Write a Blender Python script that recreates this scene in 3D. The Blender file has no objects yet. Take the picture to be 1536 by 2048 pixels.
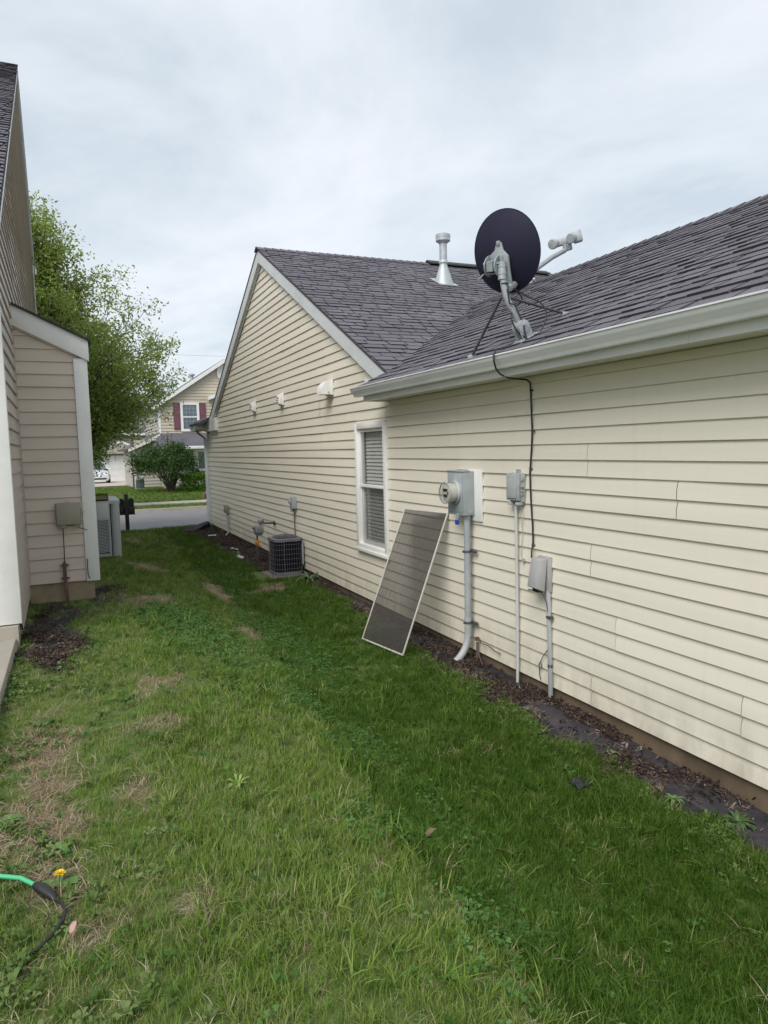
import bpy, bmesh, math, random
import numpy as np
from mathutils import Matrix, Vector
random.seed(7); rng = np.random.default_rng(7)
sc = bpy.context.scene
COL = sc.collection
R = math.radians

# ------------------------------------------------------------------ camera
cam_d = bpy.data.cameras.new('camera'); cam = bpy.data.objects.new('camera', cam_d); COL.objects.link(cam)
cam_d.sensor_fit = 'VERTICAL'; cam_d.sensor_height = 36.0; cam_d.lens = 36.0*1420/2048
cam_d.clip_start = 0.05; cam_d.clip_end = 2000
cx, cy, cz = (0.91421141,-0.40447248,-0.02489015), (0.05920355,0.07254824,0.99560619), (-0.40088957,-0.91166812,0.09027063)
cam.matrix_world = Matrix(((cx[0],cy[0],cz[0],0),(cx[1],cy[1],cz[1],0),(cx[2],cy[2],cz[2],1.85),(0,0,0,1)))
sc.camera = cam
sc.view_settings.view_transform = 'Standard'; sc.view_settings.look = 'None'
sc.view_settings.gamma = 1; sc.view_settings.use_curve_mapping = False
sc.view_settings.exposure = 0.82
# ------------------------------------------------------------------ sky: overcast cloud deck over a Nishita sky
SUN_EL, SUN_AZ = R(47), R(230)      # azimuth from +Y clockwise: light comes from behind left
wd = bpy.data.worlds.new('World'); sc.world = wd; wd.use_nodes = True
nt = wd.node_tree; nt.nodes.clear()
def N(t, tree=None, **kw):
    n = (tree or nt).nodes.new(t)
    for k, v in kw.items(): setattr(n, k, v)
    return n
out = N('ShaderNodeOutputWorld'); bg = N('ShaderNodeBackground'); bg.inputs[1].default_value = 0.1
sky = N('ShaderNodeTexSky', sky_type='NISHITA', sun_disc=False, sun_elevation=SUN_EL, sun_rotation=SUN_AZ)
sky.air_density = 1.0; sky.dust_density = 2.0
tc = N('ShaderNodeTexCoord'); sep = N('ShaderNodeSeparateXYZ'); nt.links.new(tc.outputs['Generated'], sep.inputs[0])
add = N('ShaderNodeMath', operation='ADD'); add.inputs[1].default_value = 0.12
mx0 = N('ShaderNodeMath', operation='MAXIMUM'); mx0.inputs[1].default_value = 0.0
nt.links.new(sep.outputs[2], mx0.inputs[0]); nt.links.new(mx0.outputs[0], add.inputs[0])
dx = N('ShaderNodeMath', operation='DIVIDE'); dy = N('ShaderNodeMath', operation='DIVIDE')
nt.links.new(sep.outputs[0], dx.inputs[0]); nt.links.new(add.outputs[0], dx.inputs[1])
nt.links.new(sep.outputs[1], dy.inputs[0]); nt.links.new(add.outputs[0], dy.inputs[1])
comb = N('ShaderNodeCombineXYZ'); nt.links.new(dx.outputs[0], comb.inputs[0]); nt.links.new(dy.outputs[0], comb.inputs[1])
n1 = N('ShaderNodeTexNoise'); n1.inputs['Scale'].default_value = 1.25; n1.inputs['Detail'].default_value = 7; n1.inputs['Roughness'].default_value = 0.58; n1.inputs['Distortion'].default_value = 0.35
mp = N('ShaderNodeMapping'); mp.inputs['Location'].default_value = (3.1, 1.7, 0); mp.inputs['Scale'].default_value = (1.0, 0.75, 1); mp.inputs['Rotation'].default_value = (0,0,R(35))
nt.links.new(comb.outputs[0], mp.inputs[0]); nt.links.new(mp.outputs[0], n1.inputs['Vector'])
cr = N('ShaderNodeValToRGB'); e = cr.color_ramp.elements
e[0].position = 0.36; e[0].color = (3.75,4.2,4.65,1)
e[1].position = 0.64; e[1].color = (5.35,5.55,5.85,1)
m_ = cr.color_ramp.elements.new(0.48); m_.color = (4.5,4.9,5.25,1)
nt.links.new(n1.outputs[0], cr.inputs[0])
mix = N('ShaderNodeMix', data_type='RGBA'); mix.inputs[0].default_value = 0.9
nt.links.new(sky.outputs[0], mix.inputs[6]); nt.links.new(cr.outputs[0], mix.inputs[7])
nt.links.new(mix.outputs[2], bg.inputs[0]); nt.links.new(bg.outputs[0], out.inputs[0])
# sun behind thin cloud
sd = bpy.data.lights.new('sun', 'SUN'); sun = bpy.data.objects.new('sun', sd); COL.objects.link(sun)
sd.energy = 1.5; sd.angle = R(36); sd.color = (1.0, 0.97, 0.92)
dvec = Vector((math.sin(SUN_AZ)*math.cos(SUN_EL), math.cos(SUN_AZ)*math.cos(SUN_EL), math.sin(SUN_EL)))
sun.rotation_euler = dvec.to_track_quat('Z', 'Y').to_euler()

# ------------------------------------------------------------------ materials
def ramp(t, fac, stops):
    r = t.nodes.new('ShaderNodeValToRGB'); el = r.color_ramp.elements
    while len(el) < len(stops): el.new(0.5)
    for i, (p, c) in enumerate(stops): el[i].position = p; el[i].color = (*c, 1) if len(c) == 3 else c
    t.links.new(fac, r.inputs[0]); return r.outputs[0]
def noise(t, vec, scale, detail=4, rough=0.55, dist=0.0):
    n = t.nodes.new('ShaderNodeTexNoise'); n.inputs['Scale'].default_value = scale; n.inputs['Detail'].default_value = detail
    n.inputs['Roughness'].default_value = rough; n.inputs['Distortion'].default_value = dist
    t.links.new(vec, n.inputs['Vector']); return n.outputs[0]
def mapping(t, vec, scale=(1,1,1)):
    m = t.nodes.new('ShaderNodeMapping'); m.inputs['Scale'].default_value = scale; t.links.new(vec, m.inputs[0]); return m.outputs[0]
def mixc(t, fac, a, b, mode='MIX'):
    m = t.nodes.new('ShaderNodeMix'); m.data_type = 'RGBA'; m.blend_type = mode
    for sock, v in ((m.inputs[0], fac), (m.inputs[6], a), (m.inputs[7], b)):
        if isinstance(v, (int, float)): sock.default_value = v
        elif isinstance(v, tuple): sock.default_value = (*v, 1) if len(v) == 3 else v
        else: t.links.new(v, sock)
    return m.outputs[2]
def math_(t, op, a, b=0.0):
    m = t.nodes.new('ShaderNodeMath'); m.operation = op
    for s, v in ((m.inputs[0], a), (m.inputs[1], b)):
        if isinstance(v, (int, float)): s.default_value = v
        else: t.links.new(v, s)
    return m.outputs[0]
def newmat(name):
    m = bpy.data.materials.new(name); m.use_nodes = True; t = m.node_tree
    b = t.nodes['Principled BSDF']; tcn = t.nodes.new('ShaderNodeTexCoord')
    return m, t, b, tcn.outputs['Object']
def bump(t, b, h, strength=0.3, dist=0.01):
    n = t.nodes.new('ShaderNodeBump'); n.inputs['Strength'].default_value = strength; n.inputs['Distance'].default_value = dist
    t.links.new(h, n.inputs['Height']); t.links.new(n.outputs[0], b.inputs['Normal'])
def M(name, base, var=0.12, scale=6.0, rough=0.5, metal=0.0, objvar=0.0, bmp=0.0, bscale=60, stretch=(1,1,1), dirt=None, dirt_amt=0.0, dirt_scale=2.5, coat=0.0):
    m, t, b, vec = newmat(name)
    v = mapping(t, vec, stretch)
    lo = tuple(c*(1-var) for c in base); hi = tuple(min(1, c*(1+var)) for c in base)
    col = ramp(t, noise(t, v, scale, 6), [(0.3, lo), (0.7, hi)])
    if objvar:
        oi = t.nodes.new('ShaderNodeObjectInfo')
        col = mixc(t, 1.0, col, ramp(t, oi.outputs['Random'], [(0, (1-objvar,)*3), (1, (1+objvar,)*3)]), 'MULTIPLY')
    if dirt:
        f = ramp(t, noise(t, v, dirt_scale, 8, 0.65), [(0.45, (0,0,0)), (0.75, (dirt_amt,)*3)])
        col = mixc(t, f, col, dirt)
    t.links.new(col, b.inputs['Base Color'])
    b.inputs['Roughness'].default_value = rough; b.inputs['Metallic'].default_value = metal
    if coat: b.inputs['Coat Weight'].default_value = coat
    if bmp: bump(t, b, noise(t, v, bscale, 5), bmp, 0.004)
    return m

cream = M('cream_vinyl', (0.765,0.71,0.605), 0.05, 1.1, 0.42, objvar=0.03, bmp=0.12, bscale=35, stretch=(1,0.12,3), dirt=(0.58,0.53,0.42), dirt_amt=0.35, dirt_scale=1.3)
def add_grime(m, col, amt, z_lo, z_hi, scale):
    t = m.node_tree; b = t.nodes['Principled BSDF']; src = b.inputs['Base Color'].links[0].from_socket
    tc_ = t.nodes.new('ShaderNodeTexCoord'); sp = t.nodes.new('ShaderNodeSeparateXYZ'); t.links.new(tc_.outputs['Object'], sp.inputs[0])
    mr = t.nodes.new('ShaderNodeMapRange'); mr.inputs[1].default_value = z_lo; mr.inputs[2].default_value = z_hi; mr.inputs[3].default_value = 1; mr.inputs[4].default_value = 0; t.links.new(sp.outputs[2], mr.inputs[0])
    n = noise(t, mapping(t, tc_.outputs['Object'], (1,1,.4)), scale, 7, .7)
    f = math_(t, 'MULTIPLY', mr.outputs[0], ramp(t, n, [(.35,(0,0,0)),(.75,(amt,)*3)]))
    st_ = ramp(t, noise(t, mapping(t, tc_.outputs['Object'], (1,9,.35)), 1.0, 6, .7), [(.55,(0,0,0)),(.8,(amt*.2,)*3)])
    t.links.new(mixc(t, st_, mixc(t, f, src, col), col), b.inputs['Base Color'])
add_grime(cream, (0.36,0.32,0.22), .75, 0.0, .42, 5.0)
tan = M('tan_vinyl', (0.62,0.53,0.45), 0.06, 1.2, 0.45, objvar=0.03, bmp=0.12, bscale=35, stretch=(0.3,0.12,3), dirt=(0.37,0.33,0.29), dirt_amt=0.35, dirt_scale=1.8)
tan_dirty = M('weathered_tan_vinyl', (0.46,0.40,0.35), 0.10, 2.2, 0.5, objvar=0.05, bmp=0.12, bscale=35, stretch=(1,1.2,0.35), dirt=(0.27,0.27,0.23), dirt_amt=0.6, dirt_scale=4)
far_tan = M('far_beige_vinyl', (0.52,0.46,0.37), 0.05, 1.0, 0.5)
far_grey = M('far_greige_vinyl', (0.42,0.385,0.34), 0.05, 1.0, 0.5)
white = M('white_trim', (0.83,0.825,0.80), 0.04, 2.0, 0.4, dirt=(0.56,0.55,0.51), dirt_amt=0.4, dirt_scale=4)
rake_m = M('weathered_white_trim', (0.66,0.69,0.70), 0.06, 2.0, 0.45, dirt=(0.50,0.52,0.52), dirt_amt=0.4)
gutter_m = M('white_gutter_aluminium', (0.77,0.77,0.775), 0.05, 1.5, 0.33, stretch=(1,0.3,1), dirt=(0.42,0.45,0.44), dirt_amt=0.45)
soffit_m = M('soffit_vinyl', (0.74,0.71,0.63), 0.05, 2.0, 0.5)
found_m = M('concrete_foundation', (0.155,0.112,0.07), 0.25, 3.0, 0.9, bmp=0.5, bscale=25, dirt=(0.08,0.06,0.045), dirt_amt=0.8)
found_l = M('tan_concrete', (0.36,0.29,0.19), 0.2, 3.0, 0.9, bmp=0.5, bscale=25, dirt=(0.14,0.11,0.08), dirt_amt=0.8, dirt_scale=3.5)
conc = M('concrete', (0.42,0.38,0.32), 0.15, 5.0, 0.9, bmp=0.4, bscale=90, dirt=(0.26,0.23,0.19), dirt_amt=0.6)
grey_metal = M('grey_painted_steel', (0.33,0.36,0.38), 0.07, 7.0, 0.42, dirt=(0.52,0.53,0.52), dirt_amt=0.55, dirt_scale=9)
grey_pvc = M('grey_pvc', (0.40,0.42,0.43), 0.07, 5.0, 0.5, dirt=(0.52,0.53,0.52), dirt_amt=0.35, dirt_scale=6)
pale_pvc = M('pale_grey_pvc', (0.56,0.57,0.55), 0.06, 5.0, 0.45, dirt=(0.42,0.42,0.39), dirt_amt=0.4)
grey_plastic = M('grey_plastic', (0.38,0.38,0.385), 0.05, 5.0, 0.6, dirt=(0.46,0.46,0.46), dirt_amt=0.4, dirt_scale=5)
beige_plastic = M('beige_plastic', (0.30,0.28,0.215), 0.05, 5.0, 0.55)
galv = M('galvanised_steel', (0.46,0.50,0.52), 0.15, 10.0, 0.5, metal=0.3, dirt=(0.34,0.33,0.32), dirt_amt=0.5, dirt_scale=6)
cast = M('weathered_cast_metal', (0.40,0.43,0.45), 0.12, 14.0, 0.5, metal=0.2, dirt=(0.22,0.22,0.22), dirt_amt=0.6, dirt_scale=12)
dark_steel = M('dark_steel', (0.11,0.105,0.11), 0.2, 12.0, 0.5, metal=0.4)
black_p = M('black_plastic', (0.018,0.018,0.02), 0.2, 9.0, 0.45)
dish_m = M('dark_dish_paint', (0.024,0.023,0.046), 0.08, 3.0, 0.6)
coil_m = M('dark_coil', (0.008,0.008,0.014), 0.3, 40.0, 0.95, stretch=(1,1,0.05))
wire_m = M('grille_wire', (0.15,0.145,0.165), 0.15, 9.0, 0.55, dirt=(0.24,0.21,0.195), dirt_amt=0.5)
acgrey = M('grey_unit_paint', (0.40,0.43,0.45), 0.05, 4.0, 0.45, dirt=(0.36,0.36,0.33), dirt_amt=0.4)
rust = M('brown_rusty_pipe', (0.13,0.075,0.055), 0.3, 12.0, 0.8, bmp=0.3)
yellow = M('ochre_valve_paint', (0.50,0.22,0.03), 0.2, 14.0, 0.6)
blue_p = M('blue_lock', (0.02,0.05,0.42), 0.1, 9.0, 0.4)
maroon = M('maroon_shutter', (0.17,0.065,0.095), 0.08, 6.0, 0.6)
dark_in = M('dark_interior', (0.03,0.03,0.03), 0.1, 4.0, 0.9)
blind_m = M('blind_vinyl', (0.74,0.73,0.70), 0.04, 4.0, 0.5)
asphalt = M('street_asphalt', (0.215,0.205,0.21), 0.12, 1.2, 0.9, bmp=0.4, bscale=80, dirt=(0.15,0.145,0.15), dirt_amt=0.5, dirt_scale=0.6)
bark = M('maple_bark', (0.075,0.062,0.05), 0.3, 8.0, 0.9, bmp=0.5, bscale=30, stretch=(1,1,0.2))
carwhite = M('white_car_paint', (0.75,0.76,0.78), 0.02, 2.0, 0.25, coat=0.6)
carred = M('dark_red_car_paint', (0.10,0.012,0.018), 0.05, 2.0, 0.25, coat=0.6)
tyre_m = M('tyre_rubber', (0.02,0.02,0.02), 0.1, 9.0, 0.8)
chrome = M('chrome_trim', (0.6,0.6,0.62), 0.05, 5.0, 0.15, metal=1.0)
green_p = M('green_cord_sheath', (0.07,0.46,0.22), 0.06, 6.0, 0.4)
petal_m = M('dandelion_yellow', (0.80,0.52,0.01), 0.15, 300.0, 0.6)
pinkleaf = M('dry_pink_leaf', (0.45,0.26,0.23), 0.2, 60.0, 0.7)
plantgreen = M('weed_leaf', (0.10,0.19,0.045), 0.25, 18.0, 0.55)
irisgreen = M('strap_leaf_green', (0.10,0.17,0.075), 0.25, 18.0, 0.5)
browndead = M('dead_leaf_brown', (0.16,0.11,0.07), 0.3, 30.0, 0.8)
slabgrey = M('pebble_grey', (0.55,0.55,0.54), 0.15, 8.0, 0.7)

def glass_mat(name, tint=(0.94,0.95,0.95), refl=0.10):
    m, t, b, vec = newmat(name); t.nodes.remove(b)
    tr = t.nodes.new('ShaderNodeBsdfTransparent'); tr.inputs[0].default_value = (*tint, 1)
    gl = t.nodes.new('ShaderNodeBsdfGlossy'); gl.inputs['Roughness'].default_value = 0.03
    lw = t.nodes.new('ShaderNodeLayerWeight'); lw.inputs[0].default_value = 0.5
    f = math_(t, 'ADD', math_(t, 'MULTIPLY', math_(t, 'POWER', lw.outputs['Facing'], 4.0), 0.75), refl*.5)
    mx = t.nodes.new('ShaderNodeMixShader'); t.links.new(f, mx.inputs[0]); t.links.new(tr.outputs[0], mx.inputs[1]); t.links.new(gl.outputs[0], mx.inputs[2])
    t.links.new(mx.outputs[0], t.nodes['Material Output'].inputs[0]); return m
glass = glass_mat('window_glass'); darkglass = glass_mat('tinted_glass', (0.35,0.4,0.42), 0.12)
meter_glass = glass_mat('meter_glass', (0.94,0.94,0.93), 0.12)
def mesh_mat(name, col, opac, scale):
    m, t, b, vec = newmat(name)
    b.inputs['Base Color'].default_value = (*col, 1); b.inputs['Roughness'].default_value = 0.6
    tr = t.nodes.new('ShaderNodeBsdfTransparent')
    f = ramp(t, noise(t, mapping(t, vec, (1,6,0.25)), scale, 4), [(0.25, (opac-0.07,)*3), (0.75, (opac+0.07,)*3)])
    mx = t.nodes.new('ShaderNodeMixShader'); t.links.new(f, mx.inputs[0]); t.links.new(tr.outputs[0], mx.inputs[1]); t.links.new(b.outputs[0], mx.inputs[2])
    t.links.new(mx.outputs[0], t.nodes['Material Output'].inputs[0]); return m
screen_mesh = mesh_mat('insect_mesh', (0.064,0.057,0.053), 0.70, 14.0)
half_screen = mesh_mat('window_insect_mesh', (0.06,0.06,0.06), 0.38, 12.0)

def shingle_mat():
    m, t, b, vec = newmat('asphalt_shingle')
    g = noise(t, vec, 260, 3, 0.7); big = noise(t, vec, 1.3, 4)
    col = ramp(t, g, [(0.25, (0.078,0.073,0.086)), (0.75, (0.178,0.167,0.190))])
    col = mixc(t, 1.0, col, ramp(t, big, [(0.3, (0.85,)*3), (0.7, (1.15,)*3)]), 'MULTIPLY')
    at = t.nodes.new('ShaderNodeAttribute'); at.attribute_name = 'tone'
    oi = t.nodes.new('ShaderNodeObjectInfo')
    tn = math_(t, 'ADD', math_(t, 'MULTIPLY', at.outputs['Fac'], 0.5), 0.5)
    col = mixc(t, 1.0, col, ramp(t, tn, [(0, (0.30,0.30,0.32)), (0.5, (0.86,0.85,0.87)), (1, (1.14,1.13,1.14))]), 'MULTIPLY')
    t.links.new(col, b.inputs['Base Color']); b.inputs['Roughness'].default_value = 0.85
    bump(t, b, g, 0.6, 0.004); return m
shingle_m = shingle_mat()

def ground_mat():
    m, t, b, vec = newmat('lawn_soil')
    a1 = t.nodes.new('ShaderNodeAttribute'); a1.attribute_name = 'bare'
    a2 = t.nodes.new('ShaderNodeAttribute'); a2.attribute_name = 'bed'
    fine = noise(t, vec, 38, 8, 0.7); med = noise(t, vec, 3.5, 6, 0.6)
    thatch = ramp(t, fine, [(0.3, (0.055,0.075,0.018)), (0.5, (0.10,0.145,0.03)), (0.72, (0.18,0.20,0.075))])
    thatch = mixc(t, ramp(t, med, [(0.35, (0,0,0)), (0.7, (0.6,)*3)]), thatch, (0.07,0.125,0.02))
    soil = ramp(t, fine, [(0.3, (0.12,0.085,0.05)), (0.6, (0.25,0.18,0.11)), (0.8, (0.36,0.28,0.19))])
    bed = ramp(t, noise(t, vec, 55, 8, 0.7), [(0.3, (0.012,0.011,0.014)), (0.6, (0.038,0.034,0.037)), (0.82, (0.085,0.07,0.06))])
    c = mixc(t, a1.outputs['Fac'], thatch, soil); c = mixc(t, a2.outputs['Fac'], c, bed)
    t.links.new(c, b.inputs['Base Color']); b.inputs['Roughness'].default_value = 0.95
    bump(t, b, fine, 0.8, 0.02); return m
ground_m = ground_mat()
def fabric_mat():
    m, t, b, vec = newmat('landscape_fabric')
    w = noise(t, mapping(t, vec, (90,90,90)), 1.0, 3); g = noise(t, vec, 5, 6, 0.65)
    c = ramp(t, g, [(0.3, (0.020,0.018,0.024)), (0.55, (0.042,0.038,0.046)), (0.7, (0.075,0.062,0.058)), (0.85, (0.15,0.12,0.09))])
    t.links.new(c, b.inputs['Base Color']); b.inputs['Roughness'].default_value = 0.8
    bump(t, b, math_(t, 'ADD', w, g), 0.5, 0.01); return m
fabric_m = fabric_mat()
def leaf_mat(name, stops, transl=0.35, attr=None):
    m, t, b, vec = newmat(name); t.nodes.remove(b)
    if attr:
        a = t.nodes.new('ShaderNodeAttribute'); a.attribute_name = attr; fac = a.outputs['Fac']
    else:
        oi = t.nodes.new('ShaderNodeObjectInfo'); fac = oi.outputs['Random']
    col = ramp(t, fac, stops)
    pb = t.nodes.new('ShaderNodeBsdfPrincipled'); pb.inputs['Roughness'].default_value = 0.5; pb.inputs['Specular IOR Level'].default_value = 0.18
    tb = t.nodes.new('ShaderNodeBsdfTranslucent'); t.links.new(col, pb.inputs['Base Color']); t.links.new(col, tb.inputs[0])
    mx = t.nodes.new('ShaderNodeMixShader'); mx.inputs[0].default_value = transl
    t.links.new(pb.outputs[0], mx.inputs[1]); t.links.new(tb.outputs[0], mx.inputs[2]); t.links.new(mx.outputs[0], t.nodes['Material Output'].inputs[0])
    return m
grass_light = leaf_mat('light_grass_blade', [(0, (0.15,0.25,0.036)), (0.45, (0.205,0.31,0.055)), (0.75, (0.265,0.345,0.09)), (1, (0.36,0.38,0.17))])
grass_deep = leaf_mat('deep_grass_blade', [(0, (0.045,0.10,0.010)), (0.5, (0.075,0.152,0.017)), (0.9, (0.115,0.195,0.03)), (1, (0.18,0.22,0.055))])
straw = leaf_mat('straw_blade', [(0, (0.22,0.16,0.09)), (0.5, (0.36,0.28,0.18)), (1, (0.50,0.42,0.31))], 0.15)
clover_m = leaf_mat('clover_leaf', [(0, (0.045,0.12,0.02)), (0.6, (0.075,0.175,0.035)), (1, (0.14,0.25,0.075))], 0.25)
weed_m = leaf_mat('broad_weed_leaf', [(0, (0.075,0.13,0.03)), (0.6, (0.12,0.19,0.05)), (1, (0.19,0.255,0.09))], 0.25)
chip_m = leaf_mat('mulch_chip', [(0, (0.018,0.013,0.012)), (0.6, (0.055,0.038,0.032)), (0.92, (0.10,0.07,0.055)), (1, (0.24,0.19,0.14))], 0.0)
maple_leaf = leaf_mat('maple_leaf', [(0, (0.18,0.25,0.045)), (0.5, (0.28,0.37,0.08)), (1, (0.42,0.50,0.16))], 0.5, 'rnd')
dark_leaf = leaf_mat('dark_tree_leaf', [(0, (0.035,0.075,0.02)), (0.5, (0.06,0.115,0.03)), (1, (0.10,0.16,0.04))], 0.3, 'rnd')
bush_leaf = leaf_mat('bush_leaf', [(0, (0.032,0.065,0.022)), (0.5, (0.055,0.105,0.03)), (1, (0.10,0.175,0.045))], 0.25, 'rnd')
hedge_leaf = leaf_mat('hedge_leaf', [(0, (0.04,0.10,0.012)), (0.5, (0.08,0.18,0.02)), (1, (0.15,0.28,0.035))], 0.25, 'rnd')

for m_ in (coil_m, dish_m): m_.node_tree.nodes['Principled BSDF'].inputs['Specular IOR Level'].default_value = .15
# ------------------------------------------------------------------ mesh helpers
WL = {}
class MB:
    def __init__(s): s.v = []; s.f = []; s.xf = None; s.tone = []
    def add(s, vs, fs):
        b = len(s.v)
        s.v += [tuple(s.xf @ Vector(p)) for p in vs] if s.xf else [tuple(p) for p in vs]
        s.f += [tuple(i+b for i in f) for f in fs]
        return s
    def box(s, x0, x1, y0, y1, z0, z1):
        return s.add([(x0,y0,z0),(x1,y0,z0),(x1,y1,z0),(x0,y1,z0),(x0,y0,z1),(x1,y0,z1),(x1,y1,z1),(x0,y1,z1)],
              [(0,3,2,1),(4,5,6,7),(0,1,5,4),(1,2,6,5),(2,3,7,6),(3,0,4,7)])
    def prism(s, poly, axis, a, b):
        # polygon in the two other axes (order kept cyclic), extruded along axis from a to b
        def P(q, t): return {'x': (t,q[0],q[1]), 'y': (q[0],t,q[1]), 'z': (q[0],q[1],t)}[axis]
        n = len(poly)
        s.add([P(q,a) for q in poly]+[P(q,b) for q in poly], [tuple(range(n))[::-1], tuple(range(n,2*n))]+[(i,(i+1)%n,n+(i+1)%n,n+i) for i in range(n)])
        return s
    def tube(s, pts, r, n=8, cap=True):
        pts = [Vector(p) for p in pts]; k = len(pts); rr = r if isinstance(r, (list, tuple)) else [r]*k
        vs = []; up = None
        for i, p in enumerate(pts):
            d = (pts[min(i+1,k-1)]-pts[max(i-1,0)]).normalized()
            if up is None:
                up = Vector((0,0,1)) if abs(d.z) < 0.9 else Vector((1,0,0))
            a = d.cross(up).normalized(); up = a.cross(d).normalized()
            for j in range(n):
                t = 2*math.pi*j/n; vs.append(p+(a*math.cos(t)+up*math.sin(t))*rr[i])
        fs = [(i*n+j, i*n+(j+1)%n, (i+1)*n+(j+1)%n, (i+1)*n+j) for i in range(k-1) for j in range(n)]
        if cap: fs += [tuple(range(n))[::-1], tuple(range((k-1)*n, k*n))]
        return s.add(vs, fs)
    def lathe(s, prof, origin, axis, n=24, cap=True):
        q = Vector(axis).to_track_quat('Z', 'Y').to_matrix().to_4x4(); T = Matrix.Translation(origin) @ q
        vs = [T @ Vector((r*math.cos(2*math.pi*j/n), r*math.sin(2*math.pi*j/n), h)) for r, h in prof for j in range(n)]
        k = len(prof)
        fs = [(i*n+j, i*n+(j+1)%n, (i+1)*n+(j+1)%n, (i+1)*n+j) for i in range(k-1) for j in range(n)]
        if cap: fs += [tuple(range(n))[::-1], tuple(range((k-1)*n, k*n))]
        return s.add(vs, fs)
    def build(s, name, mat, parent=None, bevel=0.0, smooth=None, loc=None):
        o0 = WL[parent.name] if parent else (Vector(loc) if loc is not None else Vector((0,0,0)))
        me = bpy.data.meshes.new(name); me.from_pydata([tuple(Vector(p)-o0) for p in s.v], [], s.f)
        bm = bmesh.new(); bm.from_mesh(me)
        if bevel:
            bmesh.ops.remove_doubles(bm, verts=bm.verts, dist=1e-5)
            ed = [e for e in bm.edges if len(e.link_faces) == 2 and e.calc_face_angle(0) > 0.5]
            bmesh.ops.bevel(bm, geom=ed, offset=bevel, segments=2, profile=0.5, affect='EDGES', clamp_overlap=True)
        if not s.tone: bmesh.ops.recalc_face_normals(bm, faces=bm.faces)
        bm.to_mesh(me); bm.free()
        if s.tone and len(s.tone) == len(me.polygons):
            a = me.attributes.new('tone', 'FLOAT', 'FACE'); a.data.foreach_set('value', s.tone)
        if smooth or bevel:
            me.shade_smooth(); me.set_sharp_from_angle(angle=R(smooth or 40))
        me.materials.append(mat)
        o = bpy.data.objects.new(name, me); COL.objects.link(o)
        if parent: o.parent = parent; WL[o.name] = o0.copy()
        else: o.location = o0; WL[o.name] = o0.copy()
        return o
def thing(name, label, cat, loc=(0,0,0), group=None):
    o = bpy.data.objects.new(name, None); COL.objects.link(o); o.empty_display_size = 0.2
    o.location = loc; o['label'] = label; o['category'] = cat
    if group: o['group'] = group
    WL[o.name] = Vector(loc); return o
def tag(o, label, cat, group=None, kind=None):
    if label: o['label'] = label
    if cat: o['category'] = cat
    if group: o['group'] = group
    if kind: o['kind'] = kind
    return o
def arc(a, b, c, n=10):   # quadratic bezier
    a, b, c = Vector(a), Vector(b), Vector(c)
    return [a*(1-t)**2+b*2*t*(1-t)+c*t*t for t in (i/n for i in range(n+1))]

# ------------------------------------------------------------------ terrain
def ss(x, a, b):
    t = np.clip((x-a)/(b-a), 0, 1); return t*t*(3-2*t)
def vnoise(x, y, sc_, seed=0):
    x = np.asarray(x, float)/sc_; y = np.asarray(y, float)/sc_
    xi = np.floor(x).astype(int); yi = np.floor(y).astype(int); fx = x-xi; fy = y-yi
    fx = fx*fx*(3-2*fx); fy = fy*fy*(3-2*fy)
    def h(i, j):
        n = (i*374761393+j*668265263+seed*974711) & 0x7fffffff; n = ((n ^ (n >> 13))*1274126177) & 0x7fffffff
        return (n ^ (n >> 16)) % 10007/10007.0
    return (h(xi,yi)*(1-fx)+h(xi+1,yi)*fx)*(1-fy)+(h(xi,yi+1)*(1-fx)+h(xi+1,yi+1)*fx)*fy
FY = [21.2,28,28.05,30.5,33,36,40,48,60,100,600]; FZ = [-.40,-.40,-.29,-.25,-.18,-.08,.03,-.1,-.3,-.4,-.4]
def gz(X, Y):
    X = np.asarray(X, float); Y = np.asarray(Y, float)
    L = np.interp(Y, [-8,5,7.4,9,11.5,14,16.5,19,21.2], [.45,.45,.46,.40,.27,.13,.03,-.1,-.40])
    Rr = np.interp(Y, [-8,2.6,4,6,12,16,18.7,20,21.2], [-.16,-.145,-.105,-.08,-.08,-.09,-.11,-.21,-.40])
    S = ss(X, 0.55, 2.05)
    z = L*(1-S)+Rr*S-0.03*np.exp(-((X-2.2)/.4)**2)*(Y < 19)
    z = np.where(Y > 21.2, np.interp(Y, FY, FZ), z)
    return z+(vnoise(X, Y, .35, 3)-.5)*.022*(Y < 20)+(vnoise(X, Y, .12, 5)-.5)*.008*(Y < 12)
PATCH = [(1.68,9.3,.13,1.0,.9),(1.47,6.62,.11,.3,.8),(.9,10.1,.22,.7,.75),(.42,4.4,.15,.22,.5),(1.15,15.8,.22,.9,.6),(.36,3.75,.12,.14,.55),
         (-.2,3.6,.14,.5,.7),(-.15,2.9,.12,.25,.75),(-.3,3.0,.2,.3,.7),(-.12,2.42,.10,.14,.7),(-.02,2.15,.10,.08,.55),(.62,7.0,.3,.35,.6),(2.5,9.7,.3,.25,.7),(.18,3.0,.07,.12,.5),(.25,2.15,.08,.08,.45)]
def bare(X, Y):
    X = np.asarray(X, float); Y = np.asarray(Y, float); m = np.zeros_like(X)
    w = (vnoise(X, Y, .16, 11)-.5)*.9+(vnoise(X, Y, .05, 12)-.5)*.5
    for (a, b, rx, ry, k) in PATCH:
        d = np.sqrt(((X-a)/rx)**2+((Y-b)/ry)**2)+w
        m = np.maximum(m, k*(1-ss(d, .55, 1.25)))
    return m
def bed_edge(Y):
    Y = np.asarray(Y, float)
    return np.interp(Y, [-3,2.2,2.6,3.1,4.0,5.3,7.0,8.5,9.6,10.3,11.2,13,16,17.5,18.9,19.2], [2.90,2.90,2.93,2.86,2.86,2.93,3.0,3.08,3.12,3.1,2.66,2.70,2.62,2.55,2.5,3.4])
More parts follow.
